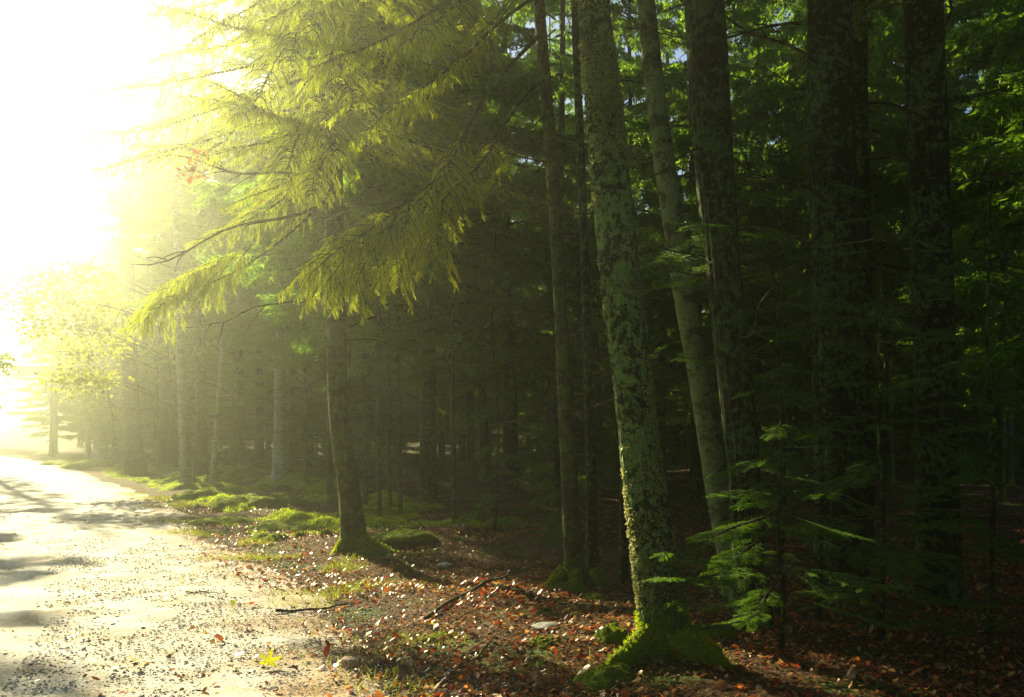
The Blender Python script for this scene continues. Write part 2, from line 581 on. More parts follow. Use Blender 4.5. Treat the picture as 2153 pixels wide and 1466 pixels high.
class BranchKind:
    def __init__(self, name, needle_mat, seed, **kw):
        rng = np.random.default_rng(seed)
        wood, (V, T), self.tip, nf = branch_geo(rng, **kw)
        self.wood = wood.mesh('branch_' + name, [M['twig']], smooth=True)
        self.needles = mesh_np('needles_' + name, V, [T], [needle_mat])
        self.ntri = len(T)

BK_HANG = [BranchKind('hang%d' % i, M['needles'], 20 + i, L=3.6, nsec=64, t0=0.14, secl=.2, droop=[.16, .24, .1, .2][i], hang=[.8, .95, .65, .85][i], dens=.72) for i in range(4)]
BK_LIMB = [BranchKind('limb%d' % i, M['needles'], 40 + i, L=3.4, nsec=40, even=True, t0=[.52, .45, .5][i], droop=[.12, .2, .02][i], hang=.9, dens=1.25, secl=.36, K=28, nl=.02, nw=.0068) for i in range(3)]
BK_SPRAY = [BranchKind('spray%d' % i, M['needles'], 50 + i, L=.9, nsec=24, t0=.12, droop=[.12, .2][i], hang=.95, dens=1.1, even=True, r0=.008, fl=(.06, .12), K=28, nl=.019, nw=.0068) for i in range(2)]
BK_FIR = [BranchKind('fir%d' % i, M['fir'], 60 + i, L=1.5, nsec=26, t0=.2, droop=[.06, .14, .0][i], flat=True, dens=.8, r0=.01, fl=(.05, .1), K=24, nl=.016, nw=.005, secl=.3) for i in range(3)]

def place_branch(tree, kind, start, end, roll=0.0):
    """start / end in world space; the branch becomes a part of the tree"""
    base = np.array(tree.location)
    s, e = np.asarray(start, float), np.asarray(end, float)
    d = e - s
    yaw = math.atan2(d[1], d[0])
    hor = math.hypot(d[0], d[1])
    tx, tz = math.hypot(kind.tip[0], kind.tip[1]), kind.tip[2]
    pitch = math.atan2(d[2], hor) - math.atan2(tz, tx)
    sc = np.linalg.norm(d) / math.hypot(tx, tz)
    rot = (Matrix.Rotation(yaw, 3, 'Z') @ Matrix.Rotation(-pitch, 3, 'Y') @ Matrix.Rotation(roll, 3, 'X')).to_euler()
    b = obj('branch', kind.wood, tree, tuple(s - base), rot, sc)
    obj('needles', kind.needles, b, kind='stuff')
    return b

def dead_mesh(rng, L=1.2, r0=0.009, nsub=5, curve=0.25):
    g = Bag()
    n = 12
    t = np.linspace(0, 1, n)
    ax = np.stack([L * t, curve * L * 0.5 * np.sin(t * 2.2) * rng.choice([-1, 1]) + 0.04 * L * np.sin(t * 11 + rng.uniform(0, 6)), curve * L * (rng.uniform(-.8, .5) * t ** 2) + 0.03 * L * np.sin(t * 8 + rng.uniform(0, 6))], 1)
    V, q, _ = tube(ax, r0 * (1 - t) ** 0.7 + 0.0018, 5)
    g.add(V, q)
    for s in range(nsub):
        k = rng.integers(3, n - 1)
        l = L * rng.uniform(.15, .4) * (1 - t[k] * 0.6)
        w = np.linspace(0, 1, 6)[:, None]
        d = np.array([rng.uniform(.4, 1), rng.choice([-1, 1]) * rng.uniform(.4, .9), rng.uniform(-.6, .4)])
        sp = ax[k] + d * l * w + np.array([0, 0, -0.25 * l]) * w ** 2
        V, q, _ = tube(sp, r0 * 0.4 * (1 - w[:, 0]) + 0.0014, 4)
        g.add(V, q)
    return g.mesh('dead_branch', [M['twig']], smooth=True)
_r = np.random.default_rng(5)
DEAD = [dead_mesh(_r, curve=c) for c in (.2, .35, .5, .25, .6, .4)]

# ------------------------------------------------------------------ trunks
def trunk_mesh(path, rad, mat, sides=24, rows=90, amp=0.05, flare=0.5, flare_h=0.35, lobes=5, seed=0, fscale=(9, 3)):
    pts = resample(np.column_stack([path, rad]), rows)
    p, r = pts[:, :3], pts[:, 3]
    V, q, Nn = tube(p, 1.0, sides)
    th = np.tile(np.linspace(0, 2 * np.pi, sides, endpoint=False), rows)
    zz = np.repeat(p[:, 2] - p[0, 2], sides)
    rr = np.repeat(r, sides)
    cx, sx = np.cos(th), np.sin(th)
    ns = fbm(cx * fscale[0] * 0.35 + seed, sx * fscale[0] * 0.35, zz * fscale[1], 4)
    nl = fbm(cx * 0.9 + seed, sx * 0.9 + 5, zz * 1.1, 2)
    lob = 0.55 + 0.45 * np.cos(lobes * th + seed + 0.7 * np.sin(2 * th + seed))
    fl = flare * np.exp(-zz / flare_h) * lob
    fl = np.where(zz < 0, flare * lob, fl)
    d = rr * (1 + amp * ns + 0.07 * nl + fl)
    V = np.repeat(p, sides, axis=0) + Nn * d[:, None]
    me = mesh_np('trunk', V, [q], [mat], smooth=True)
    return me, V, Nn

def px_trunk(spec, D, top=14.0, tip_r=0.04):
    """spec: list of (px, py, width_px) from the base upward -> world path, radii; goes on up to height top"""
    pts = np.array([P(a, b, D) for a, b, w in spec])
    rad = np.array([w for a, b, w in spec]) / FPX * D * 0.5 * 0.92
    bz = gz(pts[0, 0], D) - 0.12
    pts[0, 2] = bz
    d = pts[-1] - pts[-2]
    d = d / d[2]
    z = pts[-1, 2]
    if z < top:
        k = 5
        for i in range(1, k + 1):
            zz = z + (top - z) * i / k
            pts = np.vstack([pts, pts[-1] + np.array([d[0] * 0.5, 0.02, 1]) * (top - z) / k])
            rad = np.append(rad, rad[len(spec) - 1] * (1 - i / k) + tip_r * i / k)
    return pts, rad

def at_height(path, z):
    return np.array([np.interp(z, path[:, 2], path[:, k]) for k in range(2)] + [z])

ALL_TREES = []
def tree(name, label, spec, D, mat, top=14.0, group=None, cat='tree', tip_r=0.03, **kw):
    pts, rad = px_trunk(spec, D, top, tip_r)
    base = np.array([pts[0, 0], pts[0, 1], gz(pts[0, 0], pts[0, 1])])
    t = thing(name, label, cat, tuple(base), group)
    me, V, Nn = trunk_mesh(pts - base, rad, M[mat], **kw)
    obj('trunk', me, t)
    t_path = pts
    ALL_TREES.append((base[0], base[1]))
    return t, t_path, rad, V, Nn

def add_dead(t, path, zs, seed, ln=(0.5, 1.3), az=None):
    rng = np.random.default_rng(seed)
    base = np.array(t.location)
    for z in zs:
        p = at_height(path, z) - base
        a = rng.uniform(0, 6.28) if az is None else rng.uniform(*az)
        obj('dead_branch', DEAD[rng.integers(len(DEAD))], t, tuple(p), (rng.uniform(-.5, .5), rng.uniform(-.3, .45), a), rng.uniform(*ln))

def add_whorls(t, path, z0, z1, n, seed, kinds, ln=(1.6, 2.6), az=None, drop=(0.05, 0.35), levels=None):
    rng = np.random.default_rng(seed)
    for i in range(n):
        z = z0 + (z1 - z0) * (i + rng.uniform(0, 1)) / n
        if levels:
            z = levels[i % len(levels)] + rng.uniform(-.12, .12)
        p = at_height(path, z)
        a = i * 2.39996 + rng.uniform(-.5, .5) if az is None else rng.uniform(*az)
        l = rng.uniform(*ln) * (1 - 0.55 * (z - z0) / max(0.1, (z1 - z0)))
        e = p + np.array([math.cos(a) * l, math.sin(a) * l, -l * rng.uniform(*drop)])
        place_branch(t, kinds[rng.integers(len(kinds))], p, e, rng.uniform(-.25, .25))

# crowns for trees farther off: one mesh per kind, shared
def crown_mesh(seed, H=11.0, Rm=2.3, nb=64, mat='far_needles', K=7, nl=0.062, nw=0.026, bottom=0.25):
    rng = np.random.default_rng(seed)
    g = Bag()
    variants = []
    for v in range(3):
        wood, (V, T), tip, nf = branch_geo(rng, L=1.0, nsec=20, t0=0.12, droop=rng.uniform(.1, .25), hang=rng.uniform(.6, .95), K=K, nl=nl, nw=nw, fl=(.08, .17), dens=0.7, r0=.012)
        variants.append((np.concatenate(wood.V[:1]), wood.F[0], V, T))
    for b in range(nb):
        f = (b + rng.uniform(0, 1)) / nb
        z = H * f
        prof = min(1.0, bottom + f * 3.2) * (1 - f) ** 0.75
        l = Rm * prof * rng.uniform(0.65, 1.15) + 0.25
        a = b * 2.39996 + rng.uniform(-.6, .6)
        wv, wf, V, T = variants[rng.integers(3)]
        ca, sa = math.cos(a), math.sin(a)
        pit = rng.uniform(-0.25, 0.12) + 0.35 * f
        cp, sp_ = math.cos(pit), math.sin(pit)
        Rm3 = np.array([[ca * cp, -sa, -ca * sp_], [sa * cp, ca, -sa * sp_], [sp_, 0, cp]])
        # needles keep near-true size, spread follows the branch length
        g.add(wv * l @ Rm3.T + [0, 0, z], wf, 0)
        sc = np.array([l, l * 0.9, l * 0.9])
        g.add((V * sc) @ Rm3.T + [0, 0, z], T, 1)
    return g.mesh('crown', [M['twig'], M[mat]])
CROWNS = [crown_mesh(100 + i, Rm=[2.2, 2.6, 1.9, 2.4][i], nb=[94, 98, 90, 94][i]) for i in range(4)]
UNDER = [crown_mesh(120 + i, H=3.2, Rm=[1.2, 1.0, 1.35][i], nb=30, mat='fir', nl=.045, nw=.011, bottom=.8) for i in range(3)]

def top_crown(t, path, z, s, k):
    p = at_height(path, z) - np.array(t.location)
    obj('crown', CROWNS[k], t, tuple(p), (0, 0, k * 1.3), (s, s, .9))

def simple_trunk(seed, H, r, mat, lean=0.02):
    rng = np.random.default_rng(seed)
    z = np.linspace(-0.15, H, 10)
    p = np.stack([lean * z * rng.uniform(-1, 1) + 0.05 * np.sin(z * .6 + rng.uniform(0, 6)), lean * z * rng.uniform(-1, 1) + 0.05 * np.sin(z * .5 + rng.uniform(0, 6)), z], 1)
    me, _, _ = trunk_mesh(p, r * (1 - 0.8 * (np.clip(z, 0, None) / H)), M[mat], sides=14, rows=44, amp=0.06, flare=0.45, flare_h=.3, seed=seed)
    return me
FAR_TRUNKS = [simple_trunk(200 + i, 15, [.15, .12, .18, .1][i], ['bark_dark', 'bark_spruce', 'bark_dark', 'bark_spruce'][i]) for i in range(4)]
THIN_TRUNKS = [simple_trunk(220 + i, 9, .045, 'bark_spruce', .03) for i in range(3)]
BIRCH_TRUNK = simple_trunk(230, 14, .14, 'bark_birch', .03)

def maple_leaf_cloud(seed, centers, n, spread, size, mat, wood=True):
    rng = np.random.default_rng(seed)
    g = Bag()
    c = np.asarray(centers)[rng.integers(0, len(centers), n)] + rng.normal(0, 1, (n, 3)) * np.asarray(spread)
    nrm = rng.normal(0, 1, (n, 3)) * [0.6, 0.6, 0.5] + [0, 0, 0.9]
    nrm /= np.linalg.norm(nrm, axis=1, keepdims=True)
    a = np.cross(nrm, rng.normal(0, 1, (n, 3)))
    a /= np.linalg.norm(a, axis=1, keepdims=True)
    b = np.cross(nrm, a)
    s = rng.uniform(.7, 1.3, (n, 1)) * size
    out = np.array([(0, -.5), (.42, -.28), (.3, .0), (.5, .22), (.16, .22), (0, .6), (-.16, .22), (-.5, .22), (-.3, 0), (-.42, -.28)])
    ring = c[:, None, :] + (a[:, None, :] * out[None, :, :1] + b[:, None, :] * out[None, :, 1:]) * s[:, None] + nrm[:, None, :] * (np.abs(out[:, :1]) * 0.35)[None] * s[:, None]
    V = np.concatenate([c[:, None, :], ring], 1).reshape(-1, 3)
    base = np.arange(n)[:, None, None] * 11
    k = np.arange(10)
    T = base + np.stack([np.zeros(10, int), 1 + k, 1 + (k + 1) % 10], 1)[None]
    g.add(V, T.reshape(-1, 3), 0)
    return g.mesh('leaves', [M[mat]])

# ------------------------------------------------------------------ the near trees, one by one
W = 1.0
# big lichen-covered trunk in the foreground
t, path, rad, TV, TN = tree('lichen_covered_tree', 'thick foreground trunk crusted with green lichen, its left edge sunlit, mossy roots', [(1407, 1448, 124), (1396, 1330, 113), (1384, 1230, 104), (1361, 1080, 95), (1339, 900, 91), (1317, 700, 89), (1296, 500, 87), (1276, 300, 82), (1257, 130, 77), (1246, 0, 72)], 5.5, 'bark_lichen', top=12, sides=140, rows=430, amp=0.055, flare=0.4, flare_h=0.13, lobes=5, seed=3, fscale=(26, 9))
lichen_tree = t
rng = np.random.default_rng(77)
b0 = np.array(t.location)
def flakes(V, Nn, zlo, zhi, n, size, seed, stand=0.6):
    rng = np.random.default_rng(seed)
    ok = np.where((V[:, 2] > zlo) & (V[:, 2] < zhi))[0]
    i = rng.choice(ok, n)
    nn = Nn[i]
    jit = rng.normal(0, 0.016, (n, 3))
    p = V[i] + jit - nn * (jit * nn).sum(1, keepdims=True) * .85
    a = np.cross(nn, rng.normal(0, 1, (n, 3)))
    a /= np.linalg.norm(a, axis=1, keepdims=True) + 1e-9
    b = np.cross(nn, a) * (1 - stand) + nn * stand + rng.normal(0, .2, (n, 3))
    s = rng.uniform(.5, 1.4, (n, 1)) * size
    v = np.stack([p - a * s * .5, p + a * s * .5, p + a * s * .65 + b * s, p - a * s * .4 + b * s * rng.uniform(.6, 1.2, (n, 1))], 1)
    return v.reshape(-1, 3), np.arange(n * 4).reshape(-1, 4)
msk = fbm(TV[:, 0] * 3.2, TV[:, 1] * 3.2, TV[:, 2] * 2.2, 3) + .5 * fbm(TV[:, 0] * 14, TV[:, 1] * 14, TV[:, 2] * 14, 2) > 0.0
v, q = flakes(TV[msk], TN[msk], 0.3, 5.5, 34000, 0.012, 5)
o = obj('lichen_crust', mesh_np('lichen_crust', v, [q], [M['lichen']]), t, kind='stuff')
def fuzz(V, Nn, n, ln, w, seed, up=0.3):
    rng = np.random.default_rng(seed)
    i = rng.choice(len(V), n)
    p = V[i] + rng.normal(0, 0.006, (n, 3))
    d = Nn[i] + rng.normal(0, .45, (n, 3)) + [0, 0, up]
    d /= np.linalg.norm(d, axis=1, keepdims=True)
    s = np.cross(d, rng.normal(0, 1, (n, 3)))
    s /= np.linalg.norm(s, axis=1, keepdims=True) + 1e-9
    L = rng.uniform(.6, 1.3, (n, 1)) * ln
    v = np.stack([p - s * w / 2, p + s * w / 2, p + d * L], 1).reshape(-1, 3)
    return v, np.arange(n * 3).reshape(-1, 3)
low = TV[:, 2] < 0.2 + .22 * fbm(TV[:, 0] * 6, TV[:, 1] * 6, TV[:, 2] * 3, 3)
v, q = fuzz(TV[low], TN[low], 9000, 0.022, 0.005, 6)
obj('moss', mesh_np('moss', v, [q], [M['moss_fuzz']]), t, kind='stuff')
# mossy surface roots
def root(t, ang, L, r, seed, mat='moss'):
    base = np.array(t.location)
    k = np.linspace(0, 1, 16)
    x = base[0] + np.cos(ang + 0.4 * k) * (0.12 + L * k)
    y = base[1] + np.sin(ang + 0.4 * k) * (0.12 + L * k)
    z = gz(x, y) + 0.16 * (1 - k) ** 2.2 + r * 0.25 - 0.05 * k
    z = z - r * .55
    p = np.stack([x, y, z], 1) - base
    V, qd, Nn = tube(p, 1.0, 16)
    rr = np.repeat(r * (1 - k * 0.75) + 0.01, 16)
    V = np.repeat(p, 16, axis=0) + Nn * (rr * (1 + .45 * fbm(V[:, 0] * 7 + seed, V[:, 1] * 7, V[:, 2] * 7, 4)))[:, None]
    o = obj('root', mesh_np('root', V, [qd], [M[mat]], smooth=True), t)
    if mat == 'moss':
        up = Nn[:, 2] > -0.1
        v, q = fuzz(V[up], Nn[up], 2500, 0.02, 0.005, seed)
        obj('moss', mesh_np('moss', v, [q], [M['moss_fuzz']]), o, kind='stuff')
root(t, R(198), 0.6, 0.085, 1)
root(t, R(305), 0.4, 0.1, 3)
add_dead(t, path, [1.75, 1.9, 2.0, 2.55, 1.65], 8, (.3, .5), (R(150), R(220)))
add_dead(t, path, [3.3, 3.9, 2.9], 9, (.4, .8))
top_crown(t, path, 5.6, 1.35, 0)

t, path, rad, *_ = tree('smooth_barked_tree', 'slim smooth pale trunk leaning left, just right of the thick lichen trunk', [(1560, 1290, 74), (1535, 1160, 62), (1508, 1020, 58), (1475, 820, 50), (1438, 610, 48), (1392, 310, 45), (1357, 0, 41)], 7.6, 'bark_pale', top=12, sides=40, rows=160, amp=.02, flare=.35, flare_h=.2, seed=5, fscale=(6, 2))
add_dead(t, path, [2.4, 2.1, 2.7, 2.0], 14, (.5, .9))
top_crown(t, path, 6.0, 1.25, 1)

t, path, rad, TV, TN = tree('stringy_barked_tree', 'dark trunk with stringy vertical bark strips, behind the pale leaning trunk', [(1580, 1375, 78), (1576, 1200, 70), (1566, 1000, 68), (1534, 700, 74), (1505, 400, 80), (1481, 0, 86)], 6.4, 'bark_stringy', top=13, sides=90, rows=200, amp=.09, flare=.4, flare_h=.25, seed=9, fscale=(34, 0.8))
add_dead(t, path, [2.2, 2.6, 3.0, 2.9, 3.6, 1.9], 15, (.5, 1.1))
top_crown(t, path, 5.8, 1.3, 2)

t, path, rad, *_ = tree('dark_barked_tree', 'massive dark furrowed trunk beside the bright gap in the foliage', [(1765, 1275, 118), (1762, 1100, 106), (1758, 800, 102), (1752, 400, 100), (1744, 0, 97)], 8.0, 'bark_dark', top=14, sides=64, rows=160, amp=.07, flare=.4, flare_h=.3, seed=12, fscale=(24, 2))
add_dead(t, path, [2.6, 3.1, 3.6, 4.2, 4.8, 5.2], 16, (.8, 1.8), (R(140), R(215)))
add_dead(t, path, [2.6, 3.4, 4.4, 5.0], 17, (.8, 1.6))
top_crown(t, path, 6.0, 1.4, 3)

t, path, rad, *_ = tree('dark_barked_tree', 'slimmer dark trunk half hidden behind the massive furrowed trunk', [(1812, 1200, 56), (1812, 800, 50), (1806, 400, 46), (1802, 0, 44)], 10.2, 'bark_dark', top=14, sides=30, rows=100, amp=.06, seed=13, fscale=(20, 2))
add_dead(t, path, [2.4, 3.1, 3.9, 4.7, 5.4], 18, (.8, 1.6))

t, path, rad, *_ = tree('dark_barked_tree', 'rightmost dark trunk fading into black shade', [(1975, 1280, 92), (1968, 900, 86), (1955, 400, 84), (1942, 0, 82)], 8.0, 'bark_dark', top=14, sides=50, rows=120, amp=.06, flare=.4, seed=16, fscale=(22, 2))
add_dead(t, path, [2.2, 3.0, 3.7, 4.3, 5.0], 19, (.8, 1.6))
top_crown(t, path, 6.0, 1.5, 1)

# thin spruce whose long limbs droop to the left over the verge
t, path, rad, *_ = tree('spruce_tree', 'thin straight brown spruce trunk left of the lichen trunk, long limbs drooping left', [(1210, 1242, 46), (1204, 1150, 40), (1197, 1000, 37), (1182, 700, 32), (1160, 330, 28), (1132, 0, 24)], 8.7, 'bark_spruce', top=13, sides=32, rows=140, amp=.05, flare=.6, flare_h=.18, seed=21, fscale=(14, 6))
t6 = t
D = 8.7
for (sy, ex, ey, eD, k) in [(70, 790, 490, 7.1, 0), (165, 900, 455, 7.3, 1), (-10, 740, 300, 7.6, 1), (-90, 640, 150, 7.9, 2), (-190, 830, 100, 7.0, 0), (235, 1000, 400, 8.2, 2), (-260, 560, 40, 7.8, 1), (-60, 930, 170, 10.2, 2)]:
    place_branch(t, BK_LIMB[k], at_height(path, P(0, sy, D)[2]), P(ex, ey, eD), random.uniform(-.3, .3))
# the bright hanging spray at the limb ends
for (sx, sy, sD, ex, ey, eD, k) in [(840, 440, 7.3, 655, 575, 6.8, 1), (850, 430, 7.3, 745, 600, 6.9, 3), (870, 420, 7.35, 700, 500, 7.1, 0), (860, 430, 7.3, 840, 580, 6.9, 1), (930, 420, 7.45, 925, 545, 7.0, 3), (900, 430, 7.4, 800, 560, 7.2, 2), (820, 450, 7.25, 690, 590, 7.0, 3), (950, 400, 7.5, 880, 510, 7.3, 1)]:
    place_branch(t, BK_SPRAY[k % 2], P(sx, sy, sD), P(ex, ey, eD), random.uniform(-.3, .3))
add_dead(t, path, [1.9, 2.3, 2.7, 3.0, 3.4, 3.8, 4.2, 4.7, 5.1], 22, (.5, 1.3))
add_whorls(t, path, 5.8, 12.5, 34, 37, BK_HANG, (1.6, 2.6))
root(t, R(200), .4, .05, 11)
root(t, R(260), .35, .05, 12)

t, path, rad, *_ = tree('spruce_tree', 'very thin dark trunk between the brown spruce and the lichen trunk', [(1246, 1250, 30), (1243, 1000, 24), (1232, 600, 20), (1216, 200, 18), (1208, 0, 16)], 8.9, 'bark_dark', top=11, sides=20, rows=110, amp=.05, seed=24)
add_dead(t, path, [1.5, 2.0, 2.6, 3.2, 3.6, 4.4, 5.0], 25, (.5, 1.1))
add_whorls(t, path, 6.0, 10.5, 14, 38, BK_HANG, (1.2, 1.8))
root(t, R(280), .3, .04, 13)

t, path, rad, *_ = tree('dead_snag', 'short thin grey stem standing close behind the lichen trunk', [(1312, 1232, 22), (1312, 1050, 19), (1316, 850, 16), (1318, 700, 12)], 9.0, 'bark_dark', top=3.2, sides=16, rows=50, seed=26)

# the edge spruce in the middle of the picture, its boughs reaching over the road
t, path, rad, TV, TN = tree('spruce_tree', 'sturdy curved spruce at the road bend, drooping sunlit boughs over the road', [(746, 1172, 66), (742, 1100, 55), (729, 1000, 48), (710, 860, 45), (706, 600, 42), (702, 300, 38), (700, 0, 33)], 11.3, 'bark_spruce', top=14.5, sides=56, rows=200, amp=.06, flare=.55, flare_h=.22, seed=31, fscale=(18, 8))
t8 = t
D = 11.3
for (sy, ex, ey, eD, k) in [(120, 120, 205, 11.0, 2), (210, 205, 350, 10.6, 0), (150, 215, 290, 12.6, 1), (60, 300, 120, 11.6, 2), (300, 320, 330, 12.4, 3), (-40, 250, 20, 12.5, 1), (-100, 400, 90, 9.2, 0), (260, 420, 330, 9.4, 3), (20, 470, 240, 9.0, 1), (340, 480, 440, 10.2, 0), (200, 560, 380, 8.8, 3), (100, 640, 330, 8.6, 1), (280, 690, 420, 8.9, 0), (60, 760, 280, 8.7, 3), (180, 850, 330, 9.3, 0), (-20, 880, 200, 9.2, 1), (-80, 560, 130, 8.6, 3), (-120, 720, 90, 8.3, 0), (-150, 930, 100, 9.4, 2), (300, 900, 380, 12.4, 1), (150, 960, 260, 12, 0), (-200, 330, 40, 10.8, 3), (-260, 500, 20, 9.6, 1), (380, 560, 520, 11.2, 2), (60, 990, 150, 10.5, 1), (-60, 1000, 60, 10.8, 3)]:
    place_branch(t, BK_HANG[k], at_height(path, P(0, sy, D)[2]), P(ex, ey, eD), random.uniform(-.3, .3))
add_whorls(t, path, 7.0, 14.0, 24, 41, BK_HANG, (1.8, 3.2))
add_whorls(t, path, 4.0, 9.2, 16, 44, BK_HANG, (2.6, 3.8), (R(228), R(305)), (.16, .26), levels=(5.4, 6.5, 7.8, 9.0))
add_whorls(t, path, 8.0, 14.4, 6, 47, BK_HANG, (3.0, 4.6), (R(140), R(280)), (.1, .3))
# a low limb whose foliage hangs out over the verge
w = np.linspace(0, 1, 14)[:, None]
a0, a1 = at_height(path, P(0, 400, D)[2]), P(400, 612, 11.4)
lp = a0 * (1 - w) + a1 * w + np.array([0, 0, -.18]) * np.sin(w * 3.14) - np.array(t.location)
V, q, _ = tube(lp, .018 * (1 - w[:, 0]) + .004, 6)
obj('branch', mesh_np('bare_limb', V, [q], [M['twig']], smooth=True), t)
_rs = random.Random(5)
for k in range(13):
    sx = 370 + 130 * k / 12
    sy = 612 - (sx - 370) * .62
    place_branch(t, BK_SPRAY[k % 2], P(sx + 30, sy - 18, 11.4), P(sx - _rs.uniform(20, 95), sy + _rs.uniform(10, 70), 11.4 + _rs.uniform(-.5, .5)), _rs.uniform(-.3, .3))
add_whorls(t, path, 4.3, 7.5, 7, 46, BK_HANG, (2.8, 4.0), (R(85), R(155)), (.1, .3))
add_whorls(t, path, 5.2, 8.5, 14, 45, BK_HANG, (2.0, 3.0), (R(-60), R(60)), (.1, .35))
add_dead(t, path, [2.2, 2.8, 3.3, 3.6, 4.1, 4.3], 42, (.7, 1.8))
add_dead(t, path, [4.6, 4.75], 43, (1.9, 2.3), (R(170), R(190)))
root(t, R(350), .9, .09, 21)
root(t, R(320), .6, .1, 22)
root(t, R(210), .3, .06, 23)

# slim saplings standing in the shade between the spruce and the thin trunk
slim = [(769, 1078, 9, 'slim bare stem, leftmost of the saplings right of the curved spruce'), (798, 1108, 11, 'straight slim stem standing nearest the road among the bare saplings'), (821, 1076, 7, 'thinnest bare stem among the saplings behind the curved spruce'), (842, 1088, 10, 'slightly bowed slim stem, right end of the sapling cluster'), (956, 1124, 12, 'lone slim dark stem midway between curved spruce and brown spruce'), (737, 1082, 9, 'slim stem showing right behind the curved spruce trunk'), (642, 1036, 9, 'slim mossy stem left of the curved spruce'), (695, 1062, 13, 'slender trunk hidden against the left side of curved spruce')]
for i, (px, py, w, lab) in enumerate(slim):
    D = CAM_H * FPX / (py - HZ)
    j = random.uniform(-8, 8)
    t, path, rad, *_ = tree('sapling', lab, [(px, py, w * 1.15), (px - 2 + j * .4, py - 120, w), (px - 4, py - 260, w * .9), (px - 5 + j, py - 500, w * .8)], D, 'bark_spruce', top=13.5, group='slim bare saplings in the shade', sides=12, rows=70, amp=.04, flare=.3, flare_h=.15, seed=60 + i)
    add_dead(t, path, list(np.random.default_rng(70 + i).uniform(.8, 6, 8)), 80 + i, (.35, .9))
    obj('crown', CROWNS[i % 4], t, tuple(at_height(path, [3.0, 2.8, 3.4, 3.2, 2.6, 3.4, 3.2, 3.2][i]) - np.array(t.location)), (0, 0, i * 1.9), (1.05, 1.05, 1.05))

# trunks farther along the verge, in the glow
def edge_tree(name, label, spec, D, mat, crown, cz, cs, seed, group=None, top=15, dead=6):
    t, path, rad, *_ = tree(name, label, spec, D, mat, top=top, group=group, sides=26, rows=90, amp=.06, flare=.5, flare_h=.35, seed=seed, fscale=(12, 5))
    if crown is not None:
        p = at_height(path, t.location[2] + cz) - np.array(t.location)
        obj('crown', crown, t, tuple(p), (0, 0, seed * 1.7), cs)
    add_dead(t, path, list(np.random.default_rng(seed).uniform(1.5, cz + 1.5, dead)), seed + 1, (.8, 1.8))
    return t, path
edge_tree('spruce_tree', 'mottled spruce trunk standing behind the large moss mounds, left of the curved spruce', [(588, 1022, 34), (588, 900, 25), (588, 700, 22), (592, 450, 20)], 25.5, 'bark_birch', CROWNS[1], 3.6, 1.15, 301)
edge_tree('birch_tree', 'thin pale stem leaning right behind the moss mounds', [(445, 1022, 12), (455, 900, 11), (464, 780, 10), (474, 600, 9)], 26.5, 'bark_birch', None, 6, 1, 303, top=11)
t, path = edge_tree('birch_tree', 'tall slender pale trunk at the road edge with moss at its foot', [(391, 1026, 26), (388, 950, 21), (381, 750, 18), (370, 450, 15), (364, 250, 13)], 25.0, 'bark_birch', CROWNS[2], 7.5, .9, 305)
edge_tree('spruce_tree', 'broad hazy trunk at the road edge left of the slender pale trunk', [(284, 992, 46), (278, 880, 38), (272, 750, 34), (266, 500, 30)], 34, 'bark_spruce', CROWNS[0], 9.0, 1.0, 307, top=18)
edge_tree('birch_tree', 'white birch trunk, left of the pair at the sunny road bend', [(184, 960, 10), (184, 880, 8), (183, 780, 8)], 56, 'bark_birch', CROWNS[3], 8, 1.3, 309, top=19)
edge_tree('birch_tree', 'white birch trunk with wider foot, right of the pair at the sunny road bend', [(214, 962, 22), (215, 900, 13), (216, 780, 11)], 54, 'bark_birch', CROWNS[1], 7, 1.3, 311, top=19)
edge_tree('spruce_tree', 'faint trunk almost lost in the white glow at far left', [(112, 956, 18), (114, 860, 15), (116, 700, 14)], 64, 'bark_spruce', CROWNS[0], 6, 1.4, 313, top=20)
mid = [(346, 985, 24, 38, 'dark trunk close right of the broad hazy trunk'), (364, 992, 14, 36, 'narrow dark trunk touching the left of the slender pale trunk'), (424, 1004, 20, 33, 'dark trunk between the slender pale trunk and the leaning stem'), (505, 1000, 16, 35, 'dark narrow trunk behind the largest moss mound'), (545, 996, 18, 37, 'dark trunk left of the mottled spruce, deep in the glow'), (330, 978, 14, 43, 'thin dark trunk farthest back beside the broad hazy trunk'), (648, 1002, 18, 33, 'dark trunk in the gap left of the curved spruce'), (618, 985, 15, 42, 'thin trunk seen over the moss right of the mottled spruce')]
for i, (px, py, w, D, lab) in enumerate(mid):
    edge_tree('spruce_tree', lab, [(px, py, w * 1.3), (px + 1, py - 120, w), (px - 3, py - 300, w * .9)], D, 'bark_dark', CROWNS[i % 4], random.uniform(3.5, 6), random.uniform(.9, 1.2), 320 + i * 3, 'dark trunks in the misty wood')

